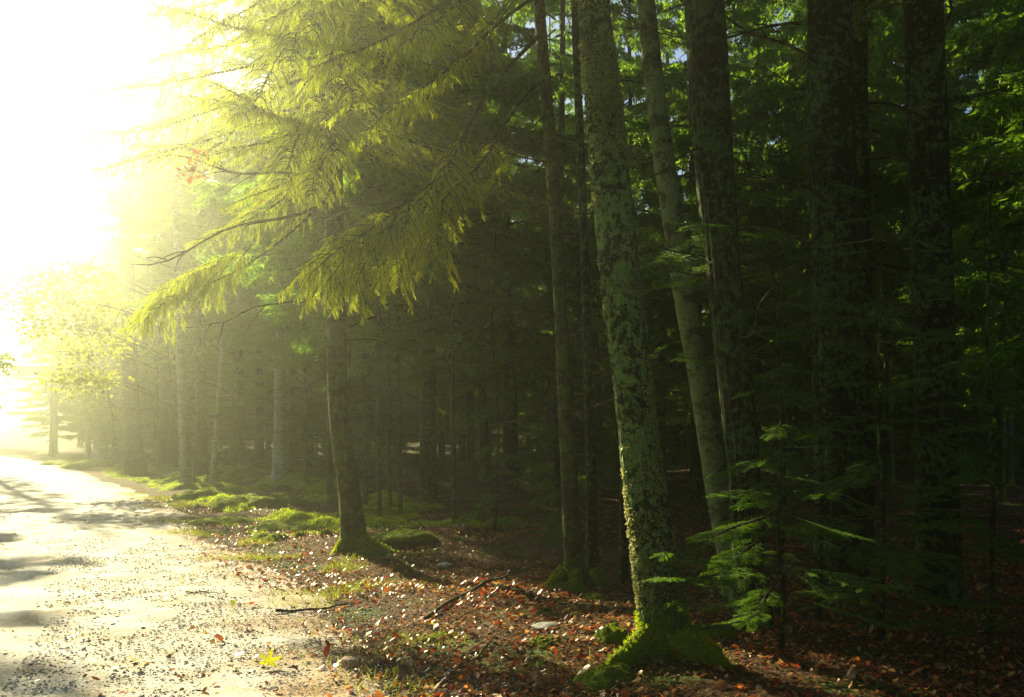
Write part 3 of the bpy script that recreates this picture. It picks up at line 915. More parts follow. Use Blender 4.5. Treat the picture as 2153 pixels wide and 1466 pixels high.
# ------------------------------------------------------------------ maples with yellow-green leaves
def maple(label, px, py, D, centers_px, n, spread, seed, size=.09, top=5.5, mat='maple'):
    spec = [(px, py, 7), (px - 4, py - 100, 6), (px - 30, py - 230, 4)]
    t, path, rad, *_ = tree('maple_tree', label, spec, D, 'bark_spruce', top=top, sides=10, rows=50, amp=.04, seed=seed)
    base = np.array(t.location)
    cen = [P(a, b, D + d) - base for a, b, d in centers_px]
    rng = np.random.default_rng(seed)
    g = Bag()
    for c in cen:
        zz = max(0.8, c[2] - 0.8)
        s = at_height(path - base, zz)
        w = np.linspace(0, 1, 8)[:, None]
        pth = s * (1 - w) + c * w + np.array([0, 0, .25]) * np.sin(w * 3.14)
        V, q, _ = tube(pth, .014 * (1 - w[:, 0]) + .004, 5)
        g.add(V, q)
        for _ in range(5):
            e = c + rng.normal(0, 1, 3) * np.asarray(spread) * 1.4
            pth = pth[5] * (1 - w) + e * w if False else np.array(c) * (1 - w) + e * w
            V, q, _ = tube(pth, .006 * (1 - w[:, 0]) + .002, 4)
            g.add(V, q)
    obj('limbs', g.mesh('limbs', [M['twig']], smooth=True), t)
    obj('crown', maple_leaf_cloud(seed, cen, n, spread, size, mat), t)
    return t
maple('small maple with bright yellow-green leaves at the misty road edge', 388, 1026, 25.6, [(150, 640, 0), (185, 690, -1), (165, 740, 0.5), (110, 590, 1), (225, 640, .8), (85, 690, -.5), (190, 580, 0), (150, 800, 0), (235, 720, .5), (60, 630, .4), (200, 800, .2)], 2900, (.34, .45, .22), 401, .12, top=5.2)
maple('sparse pale maple sprig fading into the white glow at far left', 112, 960, 60, [(55, 620, 0), (80, 660, .5), (40, 690, 0), (95, 600, 0)], 420, (.7, .7, .4), 403, .2, top=10)
maple('young maple with yellow-green leaves beside the white birches', 240, 970, 44, [(225, 860, 0), (250, 820, 1), (200, 830, 0), (260, 770, .5)], 700, (.5, .5, .35), 405, .14, top=6)
# a twig of orange leaves under the boughs
tw = thing('autumn_twig', 'twig of orange autumn leaves caught below the spruce boughs', 'twig', tuple(P(470, 300, 10.7)))
o_c = [P(405, 350, 10.7) - np.array(tw.location), P(430, 330, 10.7) - np.array(tw.location), P(395, 365, 10.7) - np.array(tw.location)]
w = np.linspace(0, 1, 9)[:, None]
g = Bag()
for c in o_c:
    V, q, _ = tube(c * w + np.array([0, 0, .05]) * np.sin(3.14 * w), .006 - .004 * w[:, 0], 4)
    g.add(V, q)
obj('stem', g.mesh('stem', [M['twig']]), tw)
obj('leaves', maple_leaf_cloud(407, o_c, 45, (.09, .08, .06), .07, 'autumn'), tw)

# ------------------------------------------------------------------ young firs in the shade at right
firs = [
    ('young fir with flat sunlit spray tips, right of the stringy-barked trunk', 1720, 1300, 6.6, 3.4, [(1565, 968, 6.0), (1690, 915, 6.1), (1800, 905, 6.2), (1545, 1060, 6.0), (1640, 820, 6.2), (1760, 780, 6.3), (1900, 960, 6.4)]),
    ('low fir beside the lichen trunk, bright sprays over dark foliage', 1640, 1400, 5.6, 1.5, [(1385, 1160, 5.2), (1378, 1218, 5.15), (1420, 1262, 5.2), (1455, 1330, 5.1), (1560, 1305, 5.1), (1750, 1150, 5.3), (1800, 1280, 5.4), (1500, 1180, 5.3)]),
    ('tall young fir spreading across the pale leaning trunk', 1640, 1330, 7.2, 4.2, [(1310, 505, 6.3), (1360, 560, 6.3), (1450, 470, 6.2), (1600, 480, 6.2), (1500, 560, 6.4), (1720, 540, 6.5), (1600, 690, 6.3), (1690, 640, 6.5)]),
    ('shaded fir filling the gap before the massive dark trunk', 1850, 1360, 6.0, 2.8, [(1640, 1100, 5.6), (1700, 1040, 5.6), (1980, 1050, 5.6), (1700, 1250, 5.4), (1900, 1200, 5.3), (2050, 1200, 5.6), (1850, 900, 5.6), (2000, 880, 5.8)]),
    ('young fir at the far right lost in black shade', 2080, 1360, 6.2, 3.6, [(1950, 700, 5.8), (2000, 900, 5.6), (2150, 800, 5.8), (1930, 1100, 5.6), (2100, 1150, 5.5), (1980, 560, 6)]),
    ('small fir behind the brown spruce, thin sprays at knee height', 1190, 1190, 9.8, 1.6, [(1120, 1055, 9.4), (1230, 1040, 9.2), (1150, 1110, 9.2), (1260, 1110, 9.4), (1200, 990, 9.6)]),
    ('fir with hanging sprays in the dark centre of the wood', 1040, 1110, 13.0, 5.0, [(960, 760, 12.4), (1000, 880, 12.2), (1110, 800, 12.4), (930, 900, 12.5), (1090, 960, 12.2), (1010, 1010, 12.3), (1130, 700, 12.6), (980, 690, 12.4)]),
]
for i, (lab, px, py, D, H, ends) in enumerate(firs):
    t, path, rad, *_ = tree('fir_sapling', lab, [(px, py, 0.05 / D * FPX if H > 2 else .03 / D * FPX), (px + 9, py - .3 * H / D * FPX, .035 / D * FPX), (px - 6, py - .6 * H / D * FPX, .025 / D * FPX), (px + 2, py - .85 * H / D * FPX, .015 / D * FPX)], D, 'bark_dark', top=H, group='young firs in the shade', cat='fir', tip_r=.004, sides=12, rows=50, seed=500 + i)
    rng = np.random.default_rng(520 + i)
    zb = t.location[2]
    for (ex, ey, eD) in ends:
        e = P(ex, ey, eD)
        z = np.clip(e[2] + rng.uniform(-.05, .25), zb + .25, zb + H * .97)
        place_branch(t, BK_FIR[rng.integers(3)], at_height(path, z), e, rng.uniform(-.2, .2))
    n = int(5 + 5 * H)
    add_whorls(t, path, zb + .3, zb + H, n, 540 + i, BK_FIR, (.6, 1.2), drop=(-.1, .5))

# ------------------------------------------------------------------ the wood behind
rng = np.random.default_rng(11)
far = []
tries = 0
while len(far) < 170 and tries < 6000:
    tries += 1
    y = rng.uniform(11.5, 72)
    x = rng.uniform(-40, 42)
    px = 1076 + x / y * FPX
    if px < 60 or px > 2700:
        continue
    d = x - edge_x(y)
    if d < 2.2 + 0.02 * y:
        continue
    if y < 16 and px < 900:
        continue
    if any((x - a) ** 2 + (y - b) ** 2 < (1.3 + .02 * y) ** 2 for a, b in ALL_TREES):
        continue
    ALL_TREES.append((x, y))
    far.append((x, y))
far.sort(key=lambda p: p[1])
LAND = [(470, 'behind the slender pale trunk'), (640, 'behind the mottled spruce'), (760, 'behind the curved spruce'), (900, 'behind the bare saplings'), (1060, 'around the lone slim stem'), (1230, 'behind the thin brown spruce'), (1400, 'behind the lichen trunk'), (1560, 'behind the pale leaning trunk'), (1700, 'right of the stringy-barked trunk'), (1860, 'behind the massive dark trunk'), (2190, 'behind the rightmost dark trunk')]
ORD = ['nearest', 'second nearest', 'third nearest', 'fourth nearest', 'fifth nearest', 'sixth nearest', 'seventh nearest', 'eighth nearest', 'ninth nearest', 'tenth nearest'] + ['%sth nearest' % n for n in range(11, 80)]
_count = {}
def where(px, what):
    place = next((l for m_, l in LAND if px < m_), None)
    if place is None:
        return what + ' outside the right edge of the picture'
    k = _count[(what, place)] = _count.get((what, place), -1) + 1
    return '%s %s, %s of those there' % (what, place, ORD[k])
for i, (x, y) in enumerate(far):
    px = 1076 + x / y * FPX
    lab = where(px, 'dark spruce')
    z = float(gz(x, y))
    t = thing('spruce_tree', lab, 'tree', (x, y, z), 'dark spruces of the shaded wood', rng.uniform(0, 6.28))
    s = rng.uniform(.85, 1.2)
    k = rng.integers(4)
    obj('trunk', FAR_TRUNKS[k], t, scale=(s, s, 1.2))
    cz = rng.uniform(2.2, 4.5) if y < 28 else rng.uniform(.6, 3.5)
    if y > 42:
        cz *= .35
        s *= 1.45
    obj('crown', CROWNS[rng.integers(4)], t, (0, 0, cz), (0, 0, rng.uniform(0, 6.28)), (s, s, rng.uniform(.95, 1.15) * (1.3 if y < 34 and px > 950 else 1)))
    for _ in range(4 if y < 26 else 0):
        obj('dead_branch', DEAD[rng.integers(6)], t, (0, 0, rng.uniform(1.2, 4.5)), (rng.uniform(-.5, .5), rng.uniform(-.2, .5), rng.uniform(0, 6.28)), rng.uniform(.8, 1.8))
# undergrowth of little firs between the trunks
und = []
tries = 0
while len(und) < 76 and tries < 6000:
    tries += 1
    y = rng.uniform(13, 55) if len(und) < 40 else rng.uniform(44, 70)
    x = rng.uniform(-38, 40)
    px = 1076 + x / y * FPX
    d = x - edge_x(y)
    if d < 3.5 + .03 * y or px < 250 or px > 2300:
        continue
    if any((x - a) ** 2 + (y - b) ** 2 < .9 for a, b in ALL_TREES):
        continue
    ALL_TREES.append((x, y))
    und.append((x, y))
und.sort(key=lambda p: p[1])
for x, y in und:
    px = 1076 + x / y * FPX
    lab = where(px, 'little undergrowth fir')
    t = thing('fir_sapling', lab, 'fir', (x, y, float(gz(x, y))), 'little firs of the undergrowth', rng.uniform(0, 6.28))
    s = rng.uniform(.7, 1.5) if y < 42 else rng.uniform(1.5, 2.2)
    obj('trunk', THIN_TRUNKS[rng.integers(3)], t, scale=(.6 * s, .6 * s, .36 * s))
    obj('crown', UNDER[rng.integers(3)], t, (0, 0, .15), (0, 0, 0), s)
# unseen spruces added round the viewpoint and across the road, blocking sky and sun
for i, (x, y, sc) in enumerate([(5.5, -1.5, 1.3), (8.5, 2.0, 1.3), (3.5, -6.5, 1.5), (-2.5, -8.5, 1.5), (-8.5, -6.0, 1.5), (-12, -1.5, 1.4), (9.5, -6, 1.5), (-6, -12, 1.5), (1, -12, 1.5), (12.5, 6.0, 1.4), (-15.5, 3.0, 1.4), (-8.5, 1.5, 1.4), (-11, 7.5, 1.4), (-15.8, 23.0, 1.05), (-26.2, 43.2, .6), (6.6, 5.2, 1.3), (7.4, 9.5, 1.4), (10.5, 11.5, 1.4)]):
    t = thing('spruce_tree', 'unseen spruce added around the viewpoint to block light' if x > -17 else 'unseen spruce added across the road to block sun', 'tree', (x, y, float(gz(x, y))), 'unseen spruces added to block light', i * 1.1)
    obj('trunk', FAR_TRUNKS[i % 4], t, scale=(1.2, 1.2, 1.1))
    obj('crown', CROWNS[i % 4], t, (0, 0, .8 if x > -17 else 4.5), (0, 0, 0), (sc, sc, 1.1))
# wood beyond the bend, pale in the haze
bend = []
for i in range(16):
    y = rng.uniform(66, 98)
    px = rng.uniform(-160, 420)
    x = (px - 1076) / FPX * y
    if x < edge_x(y) + 3:
        continue
    t = thing('spruce_tree', 'pale misty spruce far beyond the road bend', 'tree', (x, y, float(gz(x, y))), 'misty spruces beyond the bend', rng.uniform(0, 6.28))
    s = rng.uniform(1.1, 1.4)
    obj('trunk', FAR_TRUNKS[i % 4], t, scale=(s * 1.3, s * 1.3, 1.2))
    obj('crown', CROWNS[i % 4], t, (0, 0, rng.uniform(2.5, 5)), (0, 0, 0), (s, s, 1.2))

# ------------------------------------------------------------------ moss mounds
def mound_mesh(seed):
    n, m = 56, 22
    th = np.linspace(0, 2 * np.pi, n, endpoint=False)
    f = np.linspace(0, 1, m)
    TH, F = np.meshgrid(th, f)
    ph = F * np.pi * 0.5
    rr = np.sin(ph) * (1 + .22 * fbm(np.cos(TH) * 1.3 + seed, np.sin(TH) * 1.3, 0.0, 3))
    x, y = rr * np.cos(TH), rr * np.sin(TH)
    z = np.cos(ph) ** 0.8 - 0.12 * F ** 3
    b = fbm(x * 2.6 + seed, y * 2.6, z * 1.5, 4)
    z = z + (0.42 * b + 0.1 * fbm(x * 9, y * 9 + seed, z * 5, 3)) * np.cos(ph * .85)
    V = np.stack([x, y, z], -1).reshape(-1, 3)
    i = np.arange(m - 1)[:, None] * n
    j = np.arange(n)[None, :]
    q = np.stack([i + j, i + n + j, i + n + (j + 1) % n, i + (j + 1) % n], -1).reshape(-1, 4)
    return V, q
MOUNDS = []
for s in range(4):
    V, q = mound_mesh(s * 3.7)
    me = mesh_np('moss_mound', V, [q], [M['moss']], smooth=True)
    nn = V * [1, 1, 1.2]
    nn = nn / (np.linalg.norm(nn, axis=1, keepdims=True) + 1e-6)
    fv, fq = fuzz(V[56:], nn[56:], 6000, 0.05, 0.011, 900 + s, .5)
    MOUNDS.append((me, mesh_np('moss_fuzz', fv, [fq], [M['moss_fuzz']])))
def moss_carpet():
    ys = 12.5 * (48 / 12.5) ** np.linspace(0, 1, 300)
    ts = np.linspace(0, 6.0, 120)
    Yg, Tg = np.meshgrid(ys, ts, indexing='ij')
    X = edge_x(Yg) + .15 + Tg * (Yg / 20) ** .5
    a = fbm(X * .75, Yg * .6, 2.5, 4)
    b = fbm(X * 2.6, Yg * 2.2, 8.5, 4)
    fade = np.clip(Tg / .8, 0, 1) * np.clip((6 - Tg) / 1.5, 0, 1) * np.clip((Yg - 12.5) / 3, 0, 1)
    h = (a * .5 + .12) * fade
    Z = gz(X, Yg) - .06 + np.clip(h, -.02, .6) * .55 + .07 * b * np.clip(h * 6, 0, 1)
    V = np.stack([X, Yg, Z], -1).reshape(-1, 3)
    n, w = Yg.shape
    i = np.arange(n - 1)[:, None] * w
    j = np.arange(w - 1)[None, :]
    q = np.stack([i + j, i + j + 1, i + w + j + 1, i + w + j], -1).reshape(-1, 4)
    ok = (h > .1).reshape(-1)
    fv, fq = fuzz(V[ok], np.tile([0, 0, 1.0], (ok.sum(), 1)), 60000, .05, .013, 77, .3)
    return mesh_np('moss_carpet', V, [q], [M['moss']], smooth=True), mesh_np('moss_blades', fv, [fq], [M['moss_fuzz']])
mc, mb = moss_carpet()
mco = tag(obj('moss_carpet', mc, kind='stuff'), 'rolling green moss carpet under the trees along the verge', 'moss')
obj('moss_blades', mb, mco, kind='stuff')
# px, py, width px, height px, label
mounds = [
    (432, 1050, 90, 26, 'domed bright moss mound at the verge, just right of the slender pale trunk'),
    (520, 1072, 120, 34, 'widest rolling moss mound in front of the mottled spruce'),
    (590, 1068, 100, 26, 'low moss mound running up to the mottled spruce foot'),
    (515, 1012, 80, 40, 'tall rounded moss hummock behind the verge mounds'),
    (470, 1020, 60, 20, 'small dark green moss hummock beside the leaning stem'),
    (345, 1000, 75, 16, 'flat moss patch between broad hazy trunk and slender pale trunk'),
    (365, 1022, 60, 18, 'moss hump at the foot of the slender pale trunk'),
    (215, 985, 150, 20, 'long glowing moss bank at the sunny road bend'),
    (150, 978, 100, 14, 'pale moss bank nearly lost in the glow at far left'),
    (470, 1100, 110, 16, 'flat yellowish moss sheet at the gravel edge'),
    (600, 1108, 110, 20, 'moss patch among the leaves left of the curved spruce'),
    (665, 1085, 80, 18, 'dim moss patch touching the left of the curved spruce'),
    (570, 1138, 66, 16, 'small bright moss pad lying in the red leaf litter'),
    (633, 1136, 22, 17, 'tiny mossy knob, left of two, near the curved spruce'),
    (686, 1138, 26, 19, 'tiny mossy knob, right of two, near the curved spruce'),
    (655, 1116, 60, 14, 'thin moss strip above the two mossy knobs'),
    (850, 1150, 110, 18, 'long moss ribbon along the root right of curved spruce'),
    (775, 1172, 76, 24, 'moss cushion at the right foot of the curved spruce'),
    (910, 1168, 50, 10, 'small moss scrap at the end of the moss ribbon'),
    (935, 1352, 80, 15, 'sunlit yellow-green moss pad on the litter in the foreground'),
    (1145, 1385, 64, 15, 'moss pad at the right end of the sunlit litter patch'),
    (1285, 1392, 66, 42, 'mossy stump-like lump just left of the lichen trunk'),
    (1285, 1462, 110, 40, 'bright moss carpet over the roots at the bottom edge'),
    (845, 1445, 50, 12, 'small yellow moss tuft at the bottom by the dark stick'),
    (1510, 1370, 90, 40, 'sunflecked mossy bank behind the low fir'),
    (1255, 1265, 50, 16, 'dim moss scrap between brown spruce and lichen trunk'),
    (1190, 1252, 70, 24, 'mossy foot in front of the thin brown spruce'),
    (880, 1070, 44, 14, 'dark moss hump behind the bare saplings'),
    (1060, 1115, 80, 20, 'dim moss hump in the dark centre of the wood'),
]
for i, (px, py, w, h, lab) in enumerate(mounds):
    D = CAM_H * FPX / (py - HZ)
    p = P(px, py, D)
    x, y = p[0], p[1]
    z = float(gz(x, y)) - 0.03
    t = thing('moss_mound', lab, 'moss', (x, y, z), 'moss mounds on the forest floor', random.uniform(0, 6.28))
    sx = w / FPX * D * .62
    sz = h / FPX * D * .62 + .02
    me, fz = MOUNDS[i % 4]
    b = obj('mound', me, t, scale=(sx, sx * random.uniform(.75, 1.1), sz))
    obj('moss_fuzz', fz, b, kind='stuff')

# ------------------------------------------------------------------ leaf litter, gravel, grass
def surf(x, y):
    """top of ground or road at x, y (approx.)"""
    e = edge_x(y) + 0.35
    prof = np.minimum(e - x, x - (e - (ROAD_W + .7) * 1.14))
    lift = np.where(prof > 0, -0.03 + 0.055 * np.clip(prof / .75, 0, 1), 0)
    return gz(x, y) + np.maximum(lift, 0)

def litter(seed, n, pal, yr, dens_fn, size, name):
    rng = np.random.default_rng(seed)
    y = yr[0] * (yr[1] / yr[0]) ** rng.uniform(0, 1, n * 3)
    half = y * 0.72 + 1
    x = rng.uniform(-1, 1, n * 3) * half
    keep = rng.uniform(0, 1, n * 3) < dens_fn(x, y)
    x, y = x[keep][:n], y[keep][:n]
    n = len(x)
    z = surf(x, y) + 0.006 + rng.uniform(0, .012, n)
    yaw = rng.uniform(0, 6.28, n)
    tx, ty = rng.normal(0, .38, n), rng.normal(0, .38, n)
    s = size * (.45 + 1.1 * rng.uniform(0, 1, n) ** 1.8)
    out = np.array([(0, -.5), (.3, -.2), (.33, .12), (0, .55), (-.33, .12), (-.3, -.2)])
    curl = rng.uniform(-.5, .9, n)
    ox, oy = out[:, 0][None] * s[:, None], out[:, 1][None] * s[:, None]
    X = x[:, None] + ox * np.cos(yaw)[:, None] - oy * np.sin(yaw)[:, None]
    Y = y[:, None] + ox * np.sin(yaw)[:, None] + oy * np.cos(yaw)[:, None]
    Z = z[:, None] + ox * tx[:, None] + oy * ty[:, None] + np.abs(ox) * curl[:, None] + (s * .28 * (np.abs(tx) + np.abs(ty)))[:, None]
    V = np.stack([X, Y, Z], -1).reshape(-1, 3)
    b = np.arange(n)[:, None, None] * 6
    T = (b + np.array([[0, 1, 2, 3], [0, 3, 4, 5]])[None]).reshape(-1, 4)
    pal = np.array(pal)
    c = pal[rng.integers(0, len(pal), n)] * rng.uniform(.7, 1.5, (n, 1))
    me = mesh_np(name, V, [T], [M['litter']], color=np.repeat(c, 6, axis=0))
    return me
BROWNS = [(.46, .2, .05), (.44, .12, .02), (.5, .26, .08), (.42, .05, .015), (.5, .15, .03), (.16, .07, .022), (.22, .1, .03), (.12, .055, .02), (.28, .14, .05), (.1, .05, .02), (.3, .09, .02), (.34, .06, .015), (.2, .13, .06), (.36, .22, .09), (.07, .04, .02), (.3, .04, .015), (.4, .28, .12)]
def dens_floor(x, y):
    d = off_road(x, y)
    patch = 0.6 + .5 * fbm(x * .9, y * .9, 1.0, 3)
    return np.clip((d + .55) / .9, 0.02, 1) * np.clip(patch, .15, 1)
tag(obj('leaf_litter', litter(601, 62000, BROWNS, (4.4, 22), dens_floor, .038, 'leaf_litter'), kind='stuff'), 'brown and orange leaf litter covering the forest floor', 'leaf litter')
def dens_road(x, y):
    d = off_road(x, y)
    return np.clip(1 + d / 2.6, 0, 1) ** 2 * (d < .2)
tag(obj('scattered_leaves', litter(602, 1300, [(.4, .14, .03), (.5, .3, .06), (.36, .05, .02), (.35, .36, .05), (.3, .2, .1)], (4.6, 20), dens_road, .045, 'scattered_leaves'), kind='stuff'), 'small autumn leaves scattered over the gravel', 'leaf litter')
# fine needles and bits of twig in the litter
def needle_litter(seed, n):
    rng = np.random.default_rng(seed)
    y = 4.4 * (16 / 4.4) ** rng.uniform(0, 1, n * 3)
    x = rng.uniform(-1, 1, n * 3) * (y * .7 + 1)
    k = rng.uniform(0, 1, n * 3) < dens_floor(x, y)
    x, y = x[k][:n], y[k][:n]
    n = len(x)
    z = surf(x, y) + .012 + rng.uniform(0, .02, n)
    a = rng.uniform(0, 6.28, n)
    L = rng.uniform(.02, .09, n)
    w = rng.uniform(.0015, .004, n)
    dx, dy = np.cos(a), np.sin(a)
    up = rng.normal(0, .25, n)
    p = np.stack([x, y, z], 1)
    d = np.stack([dx, dy, up], 1) * L[:, None]
    s = np.stack([-dy, dx, np.zeros(n)], 1) * w[:, None]
    V = np.stack([p - s, p + s, p + d + s * .5, p + d - s * .5], 1).reshape(-1, 3)
    pal = np.array([(.2, .11, .04), (.3, .19, .08), (.12, .06, .03), (.38, .27, .14)])
    c = np.repeat(pal[rng.integers(0, 4, n)], 4, axis=0)
    return mesh_np('needle_litter', V, [np.arange(n * 4).reshape(-1, 4)], [M['litter']], color=c)
tag(obj('needle_litter', needle_litter(603, 26000), kind='stuff'), 'dry needles and twig bits strewn through the litter', 'needle litter')

def gravel_stones(seed, n):
    rng = np.random.default_rng(seed)
    y = 4.3 * (13 / 4.3) ** rng.uniform(0, 1, n * 4)
    x = edge_x(y) + .7 - rng.uniform(0, 1, n * 4) ** 1.5 * 3.2
    d = off_road(x, y)
    px = 1076 + x / y * FPX
    k = (rng.uniform(0, 1, n * 4) < np.clip(.9 - d * 1.4, 0, 1)) & (px > -150)
    x, y = x[k][:n], y[k][:n]
    n = len(x)
    s = .003 + .010 * rng.uniform(0, 1, n) ** 4
    z = surf(x, y) + s * .25
    o8 = np.array([(1, 0, 0), (0, 1, 0), (-1, 0, 0), (0, -1, 0), (0, 0, 1), (0, 0, -1)], float)
    f8 = np.array([(0, 1, 4), (1, 2, 4), (2, 3, 4), (3, 0, 4), (1, 0, 5), (2, 1, 5), (3, 2, 5), (0, 3, 5)])
    V = o8[None] * rng.uniform(.65, 1.35, (n, 6, 1)) * (s[:, None] * rng.uniform(.7, 1.3, (n, 3)))[:, None, :]
    V = V + rng.normal(0, .22, (n, 6, 3)) * s[:, None, None]
    a = rng.uniform(0, 6.28, n)
    ca, sa = np.cos(a)[:, None], np.sin(a)[:, None]
    X, Y = V[..., 0] * ca - V[..., 1] * sa, V[..., 0] * sa + V[..., 1] * ca
    V = np.stack([X + x[:, None], Y + y[:, None], V[..., 2] * .5 + z[:, None]], -1).reshape(-1, 3)
    T = (np.arange(n)[:, None, None] * 6 + f8[None]).reshape(-1, 3)
    g = rng.uniform(.26, .58, (n, 1))
    c = g * np.array([1, .97, .92]) * (1 + rng.normal(0, .05, (n, 3)))
    return mesh_np('gravel', V, [T], [M['gravel']], color=np.repeat(c, 6, axis=0))
tag(obj('gravel', gravel_stones(604, 42000), kind='stuff'), 'loose grey gravel along the road surface and verge', 'gravel')

def grass(seed, n):
    rng = np.random.default_rng(seed)
    y = 5 * (26 / 5) ** rng.uniform(0, 1, n * 6)
    x = edge_x(y) + rng.normal(.25, .55, n * 6)
    k = fbm(x * 1.1, y * 1.1, 4.4, 2) > .25
    k &= np.clip((y - 6) / 6, .12, 1) > rng.uniform(0, 1, n * 6)
    x, y = x[k][:n], y[k][:n]
    n = len(x)
    z = surf(x, y)
    a = rng.uniform(0, 6.28, n)
    L = rng.uniform(.03, .09, n)
    p = np.stack([x, y, z], 1)
    s = np.stack([np.cos(a), np.sin(a), np.zeros(n)], 1) * .003
    d = np.stack([rng.normal(0, .5, n), rng.normal(0, .5, n), np.ones(n)], 1) * L[:, None]
    V = np.stack([p - s, p + s, p + d], 1).reshape(-1, 3)
    return mesh_np('grass', V, [np.arange(n * 3).reshape(-1, 3)], [M['grass']])
tag(obj('grass', grass(605, 9000), kind='stuff'), 'sparse short grass along the gravel verge', 'grass')

# ------------------------------------------------------------------ single leaves, stones, sticks
def big_leaf_mesh(seed, mat):
    rng = np.random.default_rng(seed)
    k = np.linspace(-2.6, 2.6, 41)
    lobes = np.array([0, .95, -.95, 1.85, -1.85])
    wts = np.array([1, .88, .88, .55, .55])
    r = .3 + np.max(wts[None] * np.exp(-((k[:, None] - lobes[None]) / .24) ** 2), 1) * .7
    r *= 1 + .1 * np.sin(k * 21)
    ring = np.stack([np.sin(k) * r, np.cos(k) * r, .3 * (np.abs(np.sin(k)) * r) ** 1.5 * rng.uniform(-.3, 1) + .15 * np.sin(k * 3 + seed) * r], 1)
    V = np.vstack([[0, 0, 0], ring * .5])
    T = np.array([(0, i + 2, i + 1) for i in range(40)])
    stem, q, _ = tube(np.array([(0, 0, 0), (.02, -.25, .02), (.05, -.5, .06)]), [.012, .01, .008], 4)
    g = Bag()
    g.add(V, T)
    g.add(stem, q)
    return g.mesh('leaf', [mat])
def cmat(name, c, tr):
    return leaf_mat(name, tuple(v * .8 for v in c), c, tr, .45)
L_RED = cmat('red_leaf', (.35, .015, .01), (.6, .02, .01))
L_YEL = cmat('yellow_green_leaf', (.3, .34, .02), (.6, .62, .02))
L_ORG = cmat('orange_leaf', (.4, .12, .02), (.7, .2, .02))
L_PALE = cmat('pale_leaf', (.22, .3, .17), (.4, .45, .25))
def gleaf(px, py, wpx, mat, lab, tilt=.25, seed=0, lift=.0):
    D = CAM_H * FPX / (py - HZ)
    x, y, _ = P(px, py, D)
    rr = random.Random(seed)
    sc = wpx / FPX * D
    o = obj('fallen_leaf', big_leaf_mesh(seed, mat), None, (x, y, float(surf(x, y)) + .012 + lift), (rr.uniform(-tilt, tilt), rr.uniform(-tilt, tilt), rr.uniform(0, 6.28)), sc)
    return tag(o, lab, 'leaf', 'fallen leaves')
o = gleaf(565, 1412, 62, L_YEL, 'large yellow-green maple leaf standing on the gravel', 0, 1, .03)
o.rotation_euler = (R(62), R(12), R(12))
gleaf(630, 1192, 26, L_RED, 'bright red leaf, left of the pair on the sunny litter', .3, 2, .02)
gleaf(655, 1198, 30, L_RED, 'bright red leaf, right of the pair on the sunny litter', .35, 3, .02)
gleaf(838, 1354, 34, L_RED, 'curled red leaf left of the sunlit moss pad', .5, 4, .02)
gleaf(806, 1266, 22, L_YEL, 'small yellow leaf beside the long thin stick', .6, 5, .02)
gleaf(1045, 1246, 18, L_YEL, 'tiny yellow-green leaf under the rising twig', .6, 6, .02)
gleaf(800, 1325, 24, L_YEL, 'yellow-green leaf on the litter above the red leaf', .3, 7, .01)
gleaf(910, 1332, 26, L_YEL, 'yellow leaf just above the sunlit moss pad', .5, 8, .02)
gleaf(1085, 1300, 28, L_PALE, 'pale green leaf in the dark litter', .2, 9, .01)
gleaf(935, 1330, 22, L_PALE, 'pale grey-green leaf beside the yellow one', .2, 10, .01)
gleaf(1022, 1345, 28, L_PALE, 'pale leaf tilted above the sunlit litter', .5, 11, .02)
gleaf(1128, 1425, 40, L_YEL, 'light green leaf propped up in the sunlit litter', .7, 12, .02)
gleaf(835, 1293, 24, L_ORG, 'orange leaf in the litter left of the fallen limb', .4, 13, .01)
gleaf(800, 1322, 20, L_ORG, 'small orange leaf close to the yellow-green one', .3, 14, .01)
gleaf(445, 1178, 20, L_ORG, 'orange leaf lying alone on the gravel', .2, 15, 0)
gleaf(330, 1075, 16, L_YEL, 'yellow leaf far up the gravel road', .3, 16, 0)
gleaf(1100, 1352, 26, L_RED, 'dark red leaf by the moss at the sunlit patch edge', .4, 17, .02)
gleaf(1185, 1400, 26, L_RED, 'red leaf in the shade right of the sunlit patch', .4, 18, .02)

def stone_mesh(seed, mat):
    rng = np.random.default_rng(seed)
    n, m = 24, 14
    th = np.linspace(0, 2 * np.pi, n, endpoint=False)
    ph = np.linspace(0.02, np.pi - .02, m)
    TH, PH = np.meshgrid(th, ph)
    d = np.stack([np.sin(PH) * np.cos(TH), np.sin(PH) * np.sin(TH), np.cos(PH)], -1)
    r = 1 + .22 * fbm(d[..., 0] * 1.4 + seed * 3, d[..., 1] * 1.4, d[..., 2] * 1.4, 3)
    for _ in range(7):
        f = rng.normal(0, 1, 3)
        f /= np.linalg.norm(f)
        k = (d @ f)
        lim = rng.uniform(.7, .9)
        r = np.minimum(r, np.where(k > .15, lim / np.maximum(k, .15), 9))
    V = (d * r[..., None]).reshape(-1, 3)
    i = np.arange(m - 1)[:, None] * n
    j = np.arange(n)[None]
    q = np.stack([i + j, i + n + j, i + n + (j + 1) % n, i + (j + 1) % n], -1).reshape(-1, 4)
    return mesh_np('stone', V, [q], [mat], smooth=True)
stones = [(738, 1410, 40, .72, 'stone_pink', 'pinkish rounded stone on the gravel at the bottom'), (937, 1190, 34, .38, 'stone_grey', 'flat stone in the dim litter right of the curved spruce'), (762, 1262, 18, .7, 'stone_grey', 'small round stone at the end of the dark stick'), (950, 1420, 18, .6, 'stone_grey', 'small grey stone in the sunlit litter'), (812, 1400, 16, .6, 'stone_grey', 'grey pebble right of the pinkish stone'), (415, 1068, 16, .6, 'stone_grey', 'grey stone below the domed moss mound'), (1150, 1358, 60, .3, 'stone_grey', 'flat dark stone at the upper edge of the sunlit patch'), (300, 1330, 14, .5, 'stone_grey', 'pale pebble on the bright gravel')]
